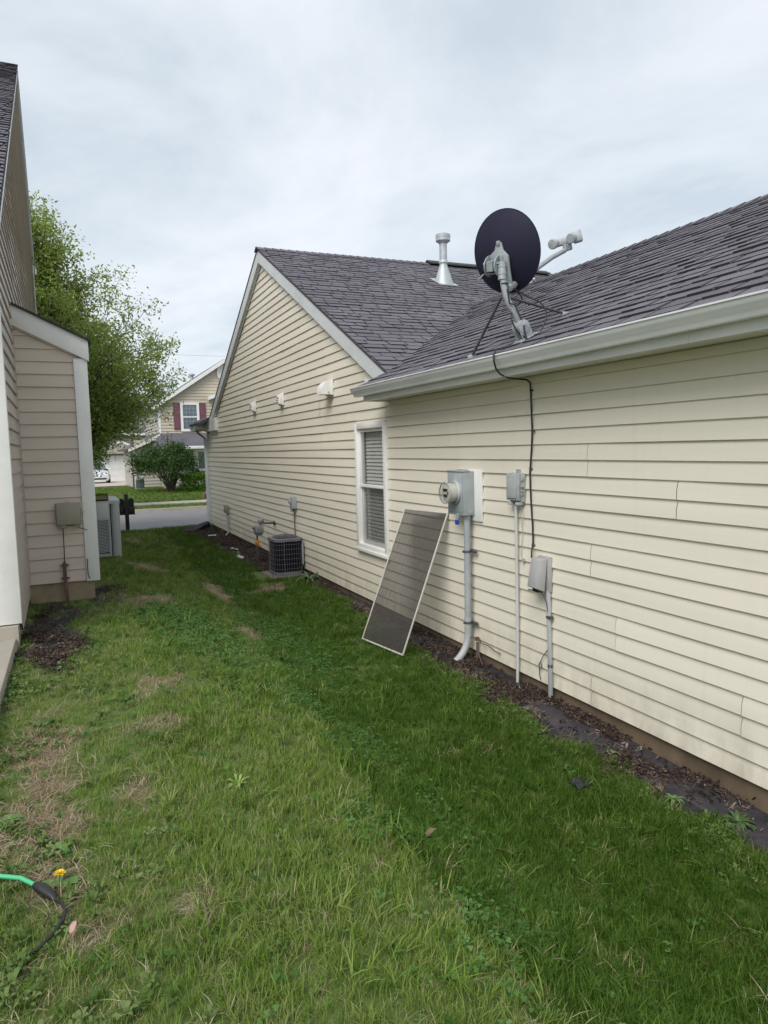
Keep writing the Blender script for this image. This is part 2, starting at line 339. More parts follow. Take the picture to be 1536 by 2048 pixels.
def bed(X, Y):   # dark mulch strip along the cream wall, dark litter by the tan house
    X = np.asarray(X, float); Y = np.asarray(Y, float)
    e_ = bed_edge(Y)+(vnoise(X, Y, .25, 21)-.5)*.22+(vnoise(X, Y, .07, 22)-.5)*.10
    m = ss(X-e_, -.04, .05)*(Y < 19.2)
    d = np.sqrt(((X+.20)/.25)**2+((Y-6.15)/1.05)**2)+(vnoise(X, Y, .2, 23)-.5)*.9
    m = np.maximum(m, (1-ss(d, .6, 1.1))*.95)
    d = np.sqrt(((X-.22)/.22)**2+((Y-7.55)/.55)**2)+(vnoise(X, Y, .2, 24)-.5)*.5
    return np.maximum(m, (1-ss(d, .8, 1.1))*.7)
xs = np.unique(np.round(np.concatenate([np.linspace(-120,-12,10), np.linspace(-12,-1,10), np.arange(-1,3.45,.07), np.linspace(3.5,14,12), np.linspace(15,60,12), np.linspace(70,250,6)]), 3))
ys = np.unique(np.round(np.concatenate([np.linspace(-60,-4,8), np.linspace(-4,.8,12), np.arange(.8,9,.07), np.arange(9,21.3,.16), [21.2], np.linspace(21.6,27.9,4), [28.0,28.05], np.linspace(28.5,48,24), np.linspace(50,110,12), np.linspace(140,600,6)]), 3))
XX, YY = np.meshgrid(xs, ys); ZZ = gz(XX, YY)
nx, ny = len(xs), len(ys)
idx = np.arange(nx*ny).reshape(ny, nx)
F = np.stack([idx[:-1,:-1], idx[:-1,1:], idx[1:,1:], idx[1:,:-1]], -1).reshape(-1, 4)
me = bpy.data.meshes.new('lawn'); me.from_pydata(np.stack([XX, YY, ZZ], -1).reshape(-1, 3).tolist(), [], F.tolist())
for nm, fn in (('bare', bare), ('bed', bed)):
    a = me.attributes.new(nm, 'FLOAT', 'POINT'); a.data.foreach_set('value', np.clip(fn(XX, YY), 0, 1).ravel().astype(np.float32))
me.shade_smooth(); me.materials.append(ground_m)
lawn = bpy.data.objects.new('lawn', me); COL.objects.link(lawn); lawn['kind'] = 'structure'

def structure(o): o['kind'] = 'structure'; return o
structure(MB().box(-80,90,21.25,28.02,-.6,-.35).build('street', asphalt))
k = MB()
for i in range(-12, 22): k.box(i*3+.004, i*3+2.996, 28.02, 28.17, -.6, -.235)
for i in range(-12, 22): k.box(i*3+.004, i*3+2.996, 21.1, 21.25, -.6, -.30)
structure(k.build('kerb', conc))
sw = structure(MB().box(-80,90,30.02,31.28,-.5,-.222).build('sidewalk', conc))
for i in range(0, 7):
    MB().box(i*1.5+.006, i*1.5+1.494, 30.0, 31.3, -.45, -.205).build('paving_slab', conc, sw)
dm = M('driveway_concrete', (0.46,0.40,0.34), 0.1, 1.0, 0.9)
structure(MB().add([(.2,45,-.02),(3.05,45,-.02),(4.15,59.9,-.27),(-1.5,59.9,-.27)], [(0,1,2,3)]).build('driveway', dm))
pat = MB(); pat.box(-4,-.43,1.5,5.74,.2,.535)
structure(pat.build('patio', conc, bevel=.012))

# ------------------------------------------------------------------ lap siding
E_ = 0.1152
def siding(parent, fixed, axis, sgn, ncourse, u0, u1, mat, z0=0.0, E=E_, holes=(), seams=None, plen=3.66, lip=.0165, ztop=None, joined=None, seed=1, cstart=0, name='siding_panel', wav=.0016, nseg=6):
    """double-course vinyl panels. axis 'y': wall on plane X=fixed facing sgn*X; 'x': wall on plane Y=fixed facing sgn*Y. u0,u1 are functions of z"""
    rn = random.Random(seed); total = joined
    for p in range((ncourse+1)//2):
        pz0 = z0+(cstart+2*p)*E; nc = min(2, ncourse-2*p)
        prof = []
        for c in range(nc): prof += [(pz0+c*E+.0005, lip-.005), (pz0+c*E+.0035, lip), (pz0+c*E+.012, lip-.001), (pz0+(c+.55)*E, lip*.55), (pz0+(c+1)*E, .0012)]
        ztp = pz0+nc*E
        if ztop is not None and pz0 >= ztop: break
        lim = [z for z in (ztop,) if z is not None and pz0 < z < ztp]
        pieces = []
        zlo_all, zhi_all = pz0, (lim[0] if lim else ztp)
        umin, umax = min(u0(zlo_all), u0(zhi_all)), max(u1(zlo_all), u1(zhi_all))
        off = (seams or {}).get(p, None)
        if off is None: off = rn.uniform(0, plen)
        k0 = math.floor((umin-off)/plen); cuts = []
        while off+k0*plen < umax:
            cuts.append(off+k0*plen); k0 += 1
        cuts = [c for c in cuts if umin+.15 < c < umax-.15]
        ed = [None]+cuts+[None]
        seamset = set((c,'s') for c in cuts)
        spans = [(ed[i], ed[i+1]) for i in range(len(ed)-1)]
        for (a, b) in spans:
            regs = [(a, b, zlo_all, zhi_all)]
            for (ha, hb, hz0, hz1) in holes:
                nr = []
                for (ra, rb, rz0, rz1) in regs:
                    A = umin if ra is None else ra; B = umax if rb is None else rb
                    if rz1 <= hz0 or rz0 >= hz1 or B <= ha or A >= hb: nr.append((ra, rb, rz0, rz1)); continue
                    if A < ha: nr.append((ra, ha, rz0, rz1))
                    if B > hb: nr.append((hb, rb, rz0, rz1))
                    ia = ra if (A >= ha) else ha; ib = rb if (B <= hb) else hb
                    if rz0 < hz0-.004: nr.append((ia, ib, rz0, hz0))
                    if rz1 > hz1+.004: nr.append((ia, ib, hz1, rz1))
                regs = nr
            pieces += regs
        for (a, b, zl, zh) in pieces:
            rows = [q for q in prof if zl <= q[0] <= zh]
            def outat(z):
                c = (z-pz0)/E % 1.0; return lip*(1-c)+.0025*c
            if not rows or rows[0][0] > zl+.003: rows = [(zl, outat(zl))]+rows
            if rows[-1][0] < zh-.003: rows = rows+[(zh, outat(zh))]
            rows = [(rows[0][0], 0.0)]+rows
            mb = MB() if joined is None else joined
            ph = rn.uniform(0, 50); vs = []; n = nseg
            for ri, (z, o) in enumerate(rows):
                crv = .006*math.sin(math.pi*min(1,max(0,((z-pz0)/E)%1.0)))
                ua = u0(z) if a is None else (a+.0030+crv if (a,'s') in seamset else a); ub = u1(z) if b is None else (b-.0030+crv if (b,'s') in seamset else b)
                if ub < ua: ub = ua
                for i in range(n+1):
                    u = ua+(ub-ua)*i/n
                    w = wav*(math.sin(u*1.9+ph)+.6*math.sin(u*4.3+ph*1.7)) if ri else 0
                    oo = o+w*(1 if ri > 1 else .5)
                    if b is not None and i == n: oo += .0025
                    dz = .0007*math.sin(u*2.3+ph*2)
                    zz = z+(dz if ri else dz)
                    vs.append((fixed+sgn*oo, u, zz) if axis == 'y' else (u, fixed+sgn*oo, zz))
            fs = [(r*(n+1)+i, r*(n+1)+i+1, (r+1)*(n+1)+i+1, (r+1)*(n+1)+i) for r in range(len(rows)-1) for i in range(n)]
            # end cap at the overlapping seam
            if b is not None:
                m = len(vs); base = []
                for ri in range(len(rows)):
                    q = vs[ri*(n+1)+n]; base.append((fixed, q[1], q[2]) if axis == 'y' else (q[0], fixed, q[2]))
                vs += base
                fs += [(ri*(n+1)+n, m+ri, m+ri+1, (ri+1)*(n+1)+n) for ri in range(len(rows)-1)]
            mb.add(vs, fs)
            if joined is None: mb.build(name, mat, parent)

# ------------------------------------------------------------------ shingles
def shingles(rect_fn, O, S, Nn, T, nrows, expo, t0, t1, seed, wmin=.15, wmax=.33, thick=(.003,.0095)):
    """list of (verts, faces, centre, tone): tabs laid in courses on a plane O + s*S + t*T, normal Nn; rect_fn(s) -> clip range of t"""
    rn = random.Random(seed); O, S, Nn, T = map(Vector, (O, S, Nn, T)); out_ = []
    for r in range(nrows):
        s0 = r*expo; s1 = s0+expo*1.28; lo, hi = rect_fn(s0+expo*.5)
        lo, hi = max(lo, t0), min(hi, t1); t = lo-rn.uniform(0, wmax)
        while t < hi:
            w = rn.uniform(wmin, wmax); a, b = max(t, lo), min(t+w, hi); t += w
            if b-a < .015: continue
            h = thick[0] if rn.random() < .5 else thick[1]; h += rn.uniform(-.001,.0015)
            j = rn.uniform(-.005,.005); g = .007
            lift = .007+h*0
            def P(s_, t_, n_): return O+S*s_+T*t_+Nn*n_
            q = g+.006
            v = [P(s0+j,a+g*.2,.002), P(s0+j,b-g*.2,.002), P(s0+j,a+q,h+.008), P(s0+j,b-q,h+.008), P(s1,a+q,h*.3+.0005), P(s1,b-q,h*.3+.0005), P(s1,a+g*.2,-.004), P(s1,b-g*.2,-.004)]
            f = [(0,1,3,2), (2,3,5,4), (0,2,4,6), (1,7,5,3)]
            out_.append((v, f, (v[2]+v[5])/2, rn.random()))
    return out_
def put_shingles(lst, roof, house, nearest, view=Vector((0,0,1.85))):
    lst = sorted(lst, key=lambda q: (q[2]-view).length)
    inview = [q for q in lst if q[2].y > 1.2]
    top = inview[:nearest]; ids = set(id(q) for q in top)
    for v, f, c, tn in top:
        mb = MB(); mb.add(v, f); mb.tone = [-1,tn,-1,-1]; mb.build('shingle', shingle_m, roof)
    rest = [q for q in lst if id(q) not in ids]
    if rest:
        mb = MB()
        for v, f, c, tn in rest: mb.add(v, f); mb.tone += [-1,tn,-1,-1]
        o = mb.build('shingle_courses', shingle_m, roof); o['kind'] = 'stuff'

# ================================================================== CREAM HOUSE (right)
W = 3.28; PK = 12.45; RZ = 5.345
H = thing('cream_house', 'single-storey cream sided house with dark shingle roof on the right of the lawn', 'house', (W+2, 8, 0))
wall = MB()
wall.box(W+.004, 9.2, -2.0, 18.58, 0, 2.45)
wall.prism([(6.3,2.452),(18.55,2.452),(PK,5.5-.22)], 'x', W+.004, 11)
# window opening is left as a recess in front of the core, so cut the core there
wall = MB()
WY0, WY1, WZ0, WZ1 = 7.30, 8.21, .615, 2.145
wall.box(W+.03, W+.2, -2.0, WY0, 0, 2.45); wall.box(W+.03, W+.2, WY1, 18.58, 0, 2.45)
wall.box(W+.03, W+.2, WY0, WY1, 0, WZ0); wall.box(W+.03, W+.2, WY0, WY1, WZ1, 2.45)
wall.box(W+.2, 9.2, -2.0, -1.8, 0, 2.45); wall.box(W+.2, 9.2, 18.4, 18.58, 0, 2.45); wall.box(9.0, 9.2, -1.8, 18.4, 0, 2.45)
wall.prism([(7.0,2.452),(18.0,2.452),(18.0,2.47),(PK,RZ-.14),(7.0,2.49)], 'x', W+.03, W+.2)
wall_o = wall.build('wall', cream, H)
MB().box(W+.012, 9.15, -1.95, 18.55, -.6, -.002).build('foundation', found_m, H)
holes = [(WY0-.015, WY1+.015, WZ0-.02, WZ1+.012)]
seams = {0:3.877, 1:2.656, 2:3.635, 4:3.885, 6:3.127, 7:3.92, 3:1.9, 5:5.05, 8:2.2, 9:4.85, 10:3.93}
siding(wall_o, W, 'y', -1, 20, lambda z: -2.0, lambda z: 18.5, cream, holes=holes, seams=seams, seed=3, nseg=8)
siding(wall_o, W, 'y', -1, 1, lambda z: -2.0, lambda z: 7.0, cream, seams={0:3.93}, ztop=2.365, seed=4, cstart=20, nseg=8)
gl = lambda z: max(PK-(RZ-.17-z)/.5, 7.0); gh = lambda z: PK+(RZ-.17-z)/.5
siding(wall_o, W, 'y', -1, 26, lambda z: min(gl(z), PK), lambda z: max(min(gh(z), 18.5), PK), cream, ztop=RZ-.2, seed=5, cstart=20)
MB().box(W-.022, W+.05, 18.5, 18.6, -.01, 2.36).build('corner_post', rake_m, H)
# window: vinyl double-hung with blinds
wn = MB()
def frame(mb, x0, x1, y0, y1, z0, z1, w, wb=None):
    wb = wb or w
    mb.box(x0, x1, y0, y0+w, z0, z1); mb.box(x0, x1, y1-w, y1, z0, z1); mb.box(x0+.001, x1-.001, y0+w, y1-w, z0, z0+wb); mb.box(x0+.001, x1-.001, y0+w, y1-w, z1-w, z1)
frame(wn, W-.045, W+.07, WY0-.008, WY1+.008, WZ0-.008, WZ1+.006, .07, .075)
win = wn.build('window', white, H, bevel=.004)
zm = .5*(WZ0+WZ1)
s1 = MB(); frame(s1, W-.012, W+.02, WY0+.062, WY1-.062, zm-.005, WZ1-.064, .038); s1.build('upper_sash', white, win, bevel=.003)
s2 = MB(); frame(s2, W+.022, W+.052, WY0+.062, WY1-.062, WZ0+.067, zm+.03, .04); s2.build('lower_sash', white, win, bevel=.003)
MB().box(W-.056, W-.044, WY0-.03, WY1+.03, WZ0-.03, WZ0+.012).build('sill', white, win, bevel=.003)
MB().box(W+.004, W+.008, WY0+.1, WY1-.1, zm+.033, WZ1-.1).build('pane', glass, win)
MB().box(W+.036, W+.040, WY0+.1, WY1-.1, WZ0+.107, zm-.01).build('pane', glass, win)
MB().add([(W-.004,WY0+.1,WZ0+.07),(W-.004,WY1-.1,WZ0+.07),(W-.004,WY1-.1,zm-.004),(W-.004,WY0+.1,zm-.004)], [(0,1,2,3)]).build('insect_screen', half_screen, win)
zb = WZ0+.12; i = 0
while zb < WZ1-.1:
    sl = MB(); tl = .0215; j = random.uniform(-.002,.002)
    sl.add([(W+.062,WY0+.09,zb-tl+j),(W+.080,WY0+.09,zb+tl),(W+.080,WY1-.09,zb+tl),(W+.062,WY1-.09,zb-tl-j),
            (W+.064,WY0+.09,zb-tl+.003+j),(W+.082,WY0+.09,zb+tl+.003),(W+.082,WY1-.09,zb+tl+.003),(W+.064,WY1-.09,zb-tl+.003-j)],
           [(0,1,2,3),(4,7,6,5),(0,3,7,4),(1,5,6,2),(0,4,5,1),(3,2,6,7)])
    sl.build('blind_slat', blind_m, win); zb += .044; i += 1
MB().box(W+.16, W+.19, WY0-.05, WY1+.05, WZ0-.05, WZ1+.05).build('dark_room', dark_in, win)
# eave of the near wing: soffit panels, fascia, gutter
YE = 7.22
y = -2.0
while y < YE-.05:
    MB().box(2.99, W-.015, y+.003, min(y+.30, YE)-.003, 2.368, 2.378+random.uniform(0,.002)).build('soffit_panel', soffit_m, H); y += .30
y = -2.0
for y0_, y1_ in ((-2.0,2.78),(2.782,YE+.02)):
    MB().box(2.972, 2.99, y0_, y1_, 2.352, 2.53).build('fascia', gutter_m, H)
MB().box(2.985, W+.1, YE-.004, YE+.016, 2.354, 2.60).build('eave_end_board', rake_m, H)
def gutter(parent, y0, y1, x, z0, z1, mat, nm='gutter', sgn=-1):
    # K-style profile: x is the fascia face, trough projects sgn*0.12
    pr = [(0,z1),(0,z0+.002),(.066,z0),(.073,z0+.010),(.080,z0+.034),(.105,z0+.056),(.114,z0+.078),(.114,z1-.012),(.124,z1-.010),(.124,z1),(.108,z1),(.108,z1-.004),(.110,z0+.08),(.078,z0+.04),(.068,z0+.008),(.005,z0+.008),(.005,z1)]
    mb = MB(); n = len(pr); vs = []
    ks = max(2, int((y1-y0)/1.5))
    for k in range(ks+1):
        y = y0+(y1-y0)*k/ks; dz = .002*math.sin(y*1.1)
        vs += [(x+sgn*a, y, z+dz) for a, z in pr]
    fs = [(k*n+i, k*n+(i+1)%n, (k+1)*n+(i+1)%n, (k+1)*n+i) for k in range(ks) for i in range(n)]
    fs += [tuple(range(n)), tuple(range(ks*n, ks*n+n))[::-1]]
    mb.add(vs, fs); g = mb.build(nm, mat, parent, smooth=35); return g
g = gutter(H, -2.0, YE+.12, 2.971, 2.405, 2.502, gutter_m)
MB().add([(2.97,YE+.118,2.41),(2.86,YE+.118,2.47),(2.86,YE+.118,2.5),(2.97,YE+.118,2.5),(2.97,YE+.122,2.41),(2.86,YE+.122,2.47),(2.86,YE+.122,2.5),(2.97,YE+.122,2.5)], [(0,1,2,3),(7,6,5,4),(0,4,5,1),(1,5,6,2)]).build('end_cap', gutter_m, g)
# roofs
EX, EZ = 2.90, 2.50
def nz(X): return EZ+.5*(X-EX)
rn_ = MB()
NR = nz(6.05)
rn_.add([(EX,-2.2,EZ),(6.05,-2.2,NR),(6.05,9.93,NR),(3.24,7.22,nz(3.24)),(EX,7.22,EZ),
         (EX,-2.2,EZ-.025),(6.05,-2.2,NR-.025),(6.05,9.93,NR-.025),(3.24,7.22,nz(3.24)-.025),(EX,7.22,EZ-.025),
         (9.3,-2.2,2.45),(9.3,9.93,2.45)],
        [(0,1,2,3,4),(5,9,8,7,6),(0,5,6,1),(0,4,9,5),(3,8,9,4),(1,10,11,2)])
roof_n = rn_.build('near_roof', shingle_m, H)
sn, cs = 1/math.sqrt(5), 2/math.sqrt(5)
lst = shingles(lambda s: (-2.2, max(7.24, EX+s*cs+3.87)), (EX,0,EZ), (cs,0,sn), (-sn,0,cs), (0,1,0), 25, .143, -2.2, 10.2, 3)
put_shingles(lst, roof_n, H, 300)
cap = MB(); y = -2.2
while y < 9.9:
    cap.add([(6.05-.13,y,NR-.045),(6.05,y,NR+.028),(6.05+.13,y,NR-.045),(6.05-.13,y+.2,NR-.055),(6.05,y+.2,NR+.018),(6.05+.13,y+.2,NR-.055)], [(0,1,4,3),(1,2,5,4),(0,3,5,2)]); y += .16
cap.tone = [random.random() for _ in cap.f]; c_ = cap.build('ridge_cap', shingle_m, H)
RXE = 3.19
def mz(Y): return RZ-.5*abs(PK-Y)
rm = MB()
rm.add([(RXE,6.98,mz(6.98)),(RXE,PK,RZ),(11,PK,RZ),(11,6.98,mz(6.98)),(RXE,17.75,mz(17.75)),(11,17.75,mz(17.75)),
        (RXE,6.98,mz(6.98)-.03),(RXE,PK,RZ-.03),(11,PK,RZ-.03),(11,6.98,mz(6.98)-.03),(RXE,17.75,mz(17.75)-.03),(11,17.75,mz(17.75)-.03)],
       [(0,3,2,1),(1,2,5,4),(6,7,8,9),(7,10,11,8),(0,1,7,6),(1,4,10,7),(2,3,9,8),(5,2,8,11),(0,6,9,3),(4,5,11,10)])
roof_m = rm.build('main_roof', shingle_m, H)
s_v = lambda s: 6.75+s*cs
lst = shingles(lambda s: (RXE-.012, (max(RXE+.06, s_v(s)-3.82) if s_v(s) < 9.93 else 11.0)), (0,6.75,mz(6.75)), (0,cs,sn), (0,-sn,cs), (1,0,0), 44, .143, RXE-.012, 11, 4)
# the valley side: shingles of the main slope lie at X below the valley only
lst = [q for q in lst if q[2].y > 6.95]
lst2 = shingles(lambda s: (RXE-.012, 11.0), (0,6.75,mz(6.75)), (0,cs,sn), (0,-sn,cs), (1,0,0), 44, .143, RXE-.012, 11, 4)
lst2 = [q for q in lst2 if q[2].y > 7.0 and q[2].y < 9.93 and q[2].z > nz(q[2].x)-.12 and q[2].x < 6.3]
put_shingles([q for q in lst if q[2].y >= 9.9]+lst2, roof_m, H, 0)
cap = MB(); x = RXE-.02
while x < 11:
    w_ = .145
    cap.add([(x,PK-.13,RZ-.04),(x,PK,RZ+.032),(x,PK+.13,RZ-.04),(x+w_*1.2,PK-.13,RZ-.05),(x+w_*1.2,PK,RZ+.02),(x+w_*1.2,PK+.13,RZ-.05)], [(0,1,4,3),(1,2,5,4),(0,3,5,2)]); x += w_
cap.tone = [random.random() for _ in cap.f]; cap.build('ridge_cap', shingle_m, H)
rv = MB(); rv.prism([(PK-.17,RZ-.03),(PK,RZ+.055),(PK+.17,RZ-.03),(PK+.17,RZ-.005),(PK,RZ+.075),(PK-.17,RZ-.005)], 'x', 6.5, 9.28)
rv.build('ridge_vent', M('ridge_vent_shingle', (0.05,0.048,0.045), 0.2, 40, 0.9), H)
# rakes
rk = MB()
def rake(mb, ya, yb, th, x0, x1, dz=0.0):
    za, zb_ = mz(ya)-.028+dz, mz(yb)-.028+dz
    mb.add([(x0,ya,za),(x0,yb,zb_),(x0,yb,zb_-th),(x0,ya,za-th),(x1,ya,za),(x1,yb,zb_),(x1,yb,zb_-th),(x1,ya,za-th)],
           [(0,1,2,3),(7,6,5,4),(0,4,5,1),(2,6,7,3),(1,5,6,2),(0,3,7,4)])
rake(rk, 6.98, PK-.002, .205, RXE+.01, W+.003); rk.build('rake_board', rake_m, H)
rk = MB(); rake(rk, PK+.002, 17.75, .205, RXE+.01, W+.003); rk.build('rake_board', rake_m, H)
rk = MB(); rake(rk, 7.02, PK-.1, .03, W-.045, W-.02, -.205); rake(rk, PK+.1, 17.6, .03, W-.045, W-.02, -.205); rk.build('rake_trim', rake_m, H)
# far eave: boxed return, low porch roof, gutter, downspout
MB().prism([(17.1,2.36),(18.5,2.36),(18.5,2.60),(17.68,2.69),(17.1,2.66)], 'x', RXE+.004, W+.002).build('eave_return', white, H)
er = MB(); er.prism([(2.97,2.40),(W+.1,2.40),(W+.1,2.70),(2.97,2.53)], 'y', 18.505, 19.13); er.build('eave_box', white, H)
ft = MB(); ft.add([(2.93,17.78,2.548),(3.25,17.78,2.718),(3.25,19.16,2.718),(2.93,19.16,2.548),(2.93,17.78,2.52),(3.25,17.78,2.69),(3.25,19.16,2.69),(2.93,19.16,2.52)], [(0,1,2,3),(7,6,5,4),(0,4,5,1),(2,6,7,3),(3,7,4,0),(1,5,6,2)])
fr_ = ft.build('return_roof', shingle_m, H)
lst = shingles(lambda s: (17.77, 19.17), (2.925,0,2.549), (.883,0,.469), (-.469,0,.883), (0,1,0), 2, .143, 17.77, 19.17, 9); put_shingles(lst, fr_, H, 0)
ft = MB(); ft.add([(3.25,17.70,2.715),(11,17.70,2.715),(11,19.15,2.535),(3.25,19.15,2.535)], [(0,1,2,3)]); ft.build('front_eave_roof', shingle_m, H)
gy = MB(); gy.prism([(18.504,2.52),(18.504,2.41),(18.44,2.41),(18.42,2.45),(18.385,2.48),(18.385,2.52)], 'x', 2.94, RXE); gy.build('return_gutter', gutter_m, H, bevel=.003)
MB().box(3.0, 11, 18.62, 19.13, 2.40, 2.415).build('front_soffit', soffit_m, H)
MB().box(3.0, 11, 19.13, 19.15, 2.40, 2.52).build('front_fascia', gutter_m, H)
gx = MB(); pr = [(19.15,2.52),(19.15,2.41),(19.21,2.41),(19.235,2.45),(19.27,2.48),(19.27,2.52)]
gx.prism(pr, 'x', 2.95, 11); gx.build('front_gutter', gutter_m, H, bevel=.003)
ds = MB()
def rtube(mb, pts, wx, wy):
    vs = []; n = len(pts)
    for p in pts: vs += [(p[0]-wx,p[1]-wy,p[2]),(p[0]+wx,p[1]-wy,p[2]),(p[0]+wx,p[1]+wy,p[2]),(p[0]-wx,p[1]+wy,p[2])]
    fs = [(4*k+i, 4*k+(i+1)%4, 4*k+4+(i+1)%4, 4*k+4+i) for k in range(n-1) for i in range(4)]+[(0,3,2,1),(4*n-4,4*n-3,4*n-2,4*n-1)]
    mb.add(vs, fs)
rtube(ds, [(3.12,19.2,2.42),(3.13,19.18,2.36),(3.235,18.72,2.20),(3.235,18.69,2.1),(3.235,18.69,.08),(3.2,18.68,.02),(3.05,18.64,-.045)], .037, .028)
ds.build('downspout', rake_m, H, bevel=.006)

# ================================================================== TAN HOUSE (left), modelled square then turned a touch
LX, LY = -.416, 7.371
T = thing('tan_house', 'two-storey tan sided house with a small bump-out close on the left edge', 'house', (LX, LY, 0))
AP, AZ, SL = 14.2, 8.55, .59
def lz(Y): return AZ-SL*abs(Y-AP)
core = MB(); core.prism([(5.8,.55),(18.05,.55),(18.05,lz(18.05)-.1),(AP,AZ-.14),(5.8,lz(5.8)-.12)], 'x', -9, LX-.004)
tw = core.build('wall', tan_dirty, T)
MB().box(-9, LX-.012, 5.82, 18.0, -.2, .60).build('foundation', found_l, T)
siding(tw, LX, 'y', 1, 70, lambda z: max(5.84, min(AP, AP-(AZ-.2-z)/SL)), lambda z: min(18.0, max(AP, AP+(AZ-.2-z)/SL)), tan_dirty, z0=.565, ztop=AZ-.25, seed=8, nseg=5, lip=.017)
siding(tw, 5.8, 'x', -1, 22, lambda z: -2.2, lambda z: LX-.16, tan_dirty, z0=.565, seed=9, nseg=3)
MB().box(LX-.165, LX+.016, 5.775, 5.80, .63, 3.3).build('corner_trim', white, T, bevel=.003)
MB().box(LX-.002, LX+.016, 5.80, 5.86, .66, 3.3).build('corner_trim', white, T, bevel=.003)
MB().box(LX+.002, LX+.024, 17.96, 18.06, .5, lz(18.0)-.2).build('corner_trim', white, T)
rfm = MB(); RX = LX+.055
rfm.add([(RX,5.3,lz(5.3)),(RX,AP,AZ),(-9.4,AP,AZ),(-9.4,5.3,lz(5.3)),(RX,18.3,lz(18.3)),(-9.4,18.3,lz(18.3)),
         (RX,5.3,lz(5.3)-.035),(RX,AP,AZ-.035),(-9.4,AP,AZ-.035),(-9.4,5.3,lz(5.3)-.035),(RX,18.3,lz(18.3)-.035),(-9.4,18.3,lz(18.3)-.035)],
        [(0,1,2,3),(1,4,5,2),(6,9,8,7),(7,8,11,10),(0,6,7,1),(1,7,10,4),(3,2,8,9),(2,5,11,8),(0,3,9,6),(4,10,11,5)])
troof = rfm.build('roof', shingle_m, T)
ls = math.hypot(1, SL)
lst = shingles(lambda s: (-4, RX+.014), (0,5.28,lz(5.28)), (0,1/ls,SL/ls), (0,-SL/ls,1/ls), (1,0,0), int(8.92*ls/.143), .143, -4, RX+.014, 12, thick=(.008,.014)); put_shingles(lst, troof, T, 0)
rk = MB()
def lrake(mb, ya, yb, th):
    za, zb_ = lz(ya)-.036, lz(yb)-.036; x0, x1 = LX-.002, RX-.008
    mb.add([(x0,ya,za),(x0,yb,zb_),(x0,yb,zb_-th),(x0,ya,za-th),(x1,ya,za),(x1,yb,zb_),(x1,yb,zb_-th),(x1,ya,za-th)],
           [(0,1,2,3),(7,6,5,4),(0,4,5,1),(2,6,7,3),(1,5,6,2),(0,3,7,4)])
lrake(rk, 5.3, AP-.003, .14); rk.build('rake_board', rake_m, T)
rk = MB(); lrake(rk, AP+.003, 18.28, .2); rk.build('rake_board', rake_m, T)
MB().box(-9.4, RX+.02, 18.31, 18.43, lz(18.3)-.16, lz(18.3)-.03).build('gutter', white, T, bevel=.004)
# bump-out
BX = .185; BY0, BY1 = 7.371, 9.1
def bzr(x): return 3.235-.475*(x-LX)   # shed roof top line
bc = MB(); bc.prism([(LX+.002,.66),(BX,.66),(BX,bzr(BX)-.1),(LX+.002,bzr(LX)-.1)], 'y', BY0+.004, BY1)
bo = bc.build('bump_out', tan, T)
MB().box(LX+.003, BX-.03, BY0+.012, BY1, .1, .655).build('bump_out_foundation', found_l, T)
btop = lambda z: max(LX+.02, min(BX-.1, LX+(3.235-.215-z)/.475))
siding(bo, BY0, 'x', -1, 22, lambda z: LX+.018, btop, tan, z0=.645, ztop=3.0, seed=10, nseg=4, wav=.0012, lip=.015)
MB().box(LX+.001, LX+.016, BY0-.02, BY0-.003, .64, 3.05).build('inside_corner_channel', tan, bo)
MB().box(BX-.098, BX+.022, BY0-.028, BY0+.004, .64, bzr(BX)-.195).build('corner_trim', white, bo, bevel=.002)
MB().box(BX+.001, BX+.024, BY0+.005, BY0+.1, .64, bzr(BX)-.195).build('corner_trim', white, bo, bevel=.002)
fb = MB(); fb.prism([(LX+.003,bzr(LX)-.012),(BX+.04,bzr(BX+.04)-.012),(BX+.04,bzr(BX+.04)-.20),(LX+.003,bzr(LX)-.195)], 'y', BY0-.05, BY0-.0005); fb.build('fascia', white, bo, bevel=.002)
fb = MB(); fb.prism([(LX+.003,bzr(LX)-.196),(BX-.1,bzr(BX-.1)-.196),(BX-.1,bzr(BX-.1)-.213),(LX+.003,bzr(LX)-.213)], 'y', BY0-.026, BY0+.002); fb.build('under_trim', tan, bo)
br = MB(); br.prism([(LX+.004,bzr(LX)-.011),(LX+.004,bzr(LX)+.008),(BX+.065,bzr(BX+.065)+.008),(BX+.065,bzr(BX+.065)-.011)], 'y', BY0-.075, BY1+.1); br.build('bump_out_roof', M('dark_drip_edge', (0.03,0.03,0.033), 0.2, 30, 0.7), bo)
MB().box(-9, LX-.01, 5.74, 5.78, -.2, .62).build('stoop_edge', conc, T)
T.rotation_euler = (0, 0, R(.45))

# ================================================================== HOUSES ACROSS THE STREET
def far_wall(parent, fixed, axis, sgn, u0, u1, z0, z1, mat, u0f=None, u1f=None, holes=()):
    j = MB(); n = int((z1-z0)/.17)+1
    siding(parent, fixed, axis, sgn, n, u0f or (lambda z: u0), u1f or (lambda z: u1), mat, z0=z0, E=.17, holes=holes, plen=500, ztop=z1, joined=j, lip=.035, wav=0, nseg=1)
    return j.build('siding', mat, parent)
F = thing('beige_two_storey_house', 'two-storey beige house with maroon shutters and a porch roof across the street', 'house', (6, 40, 0))
FX0, FX1, FPX, FPZ = 4.52, 11.7, 8.12, 6.95
fz = lambda x: FPZ-.655*abs(x-FPX)
c = MB(); c.prism([(FX0,-.2),(FX1,-.2),(FX1,fz(FX1)-.1),(FPX,FPZ-.12),(FX0,fz(FX0)-.1)], 'y', 40.02, 47)
fw = c.build('wall', far_tan, F)
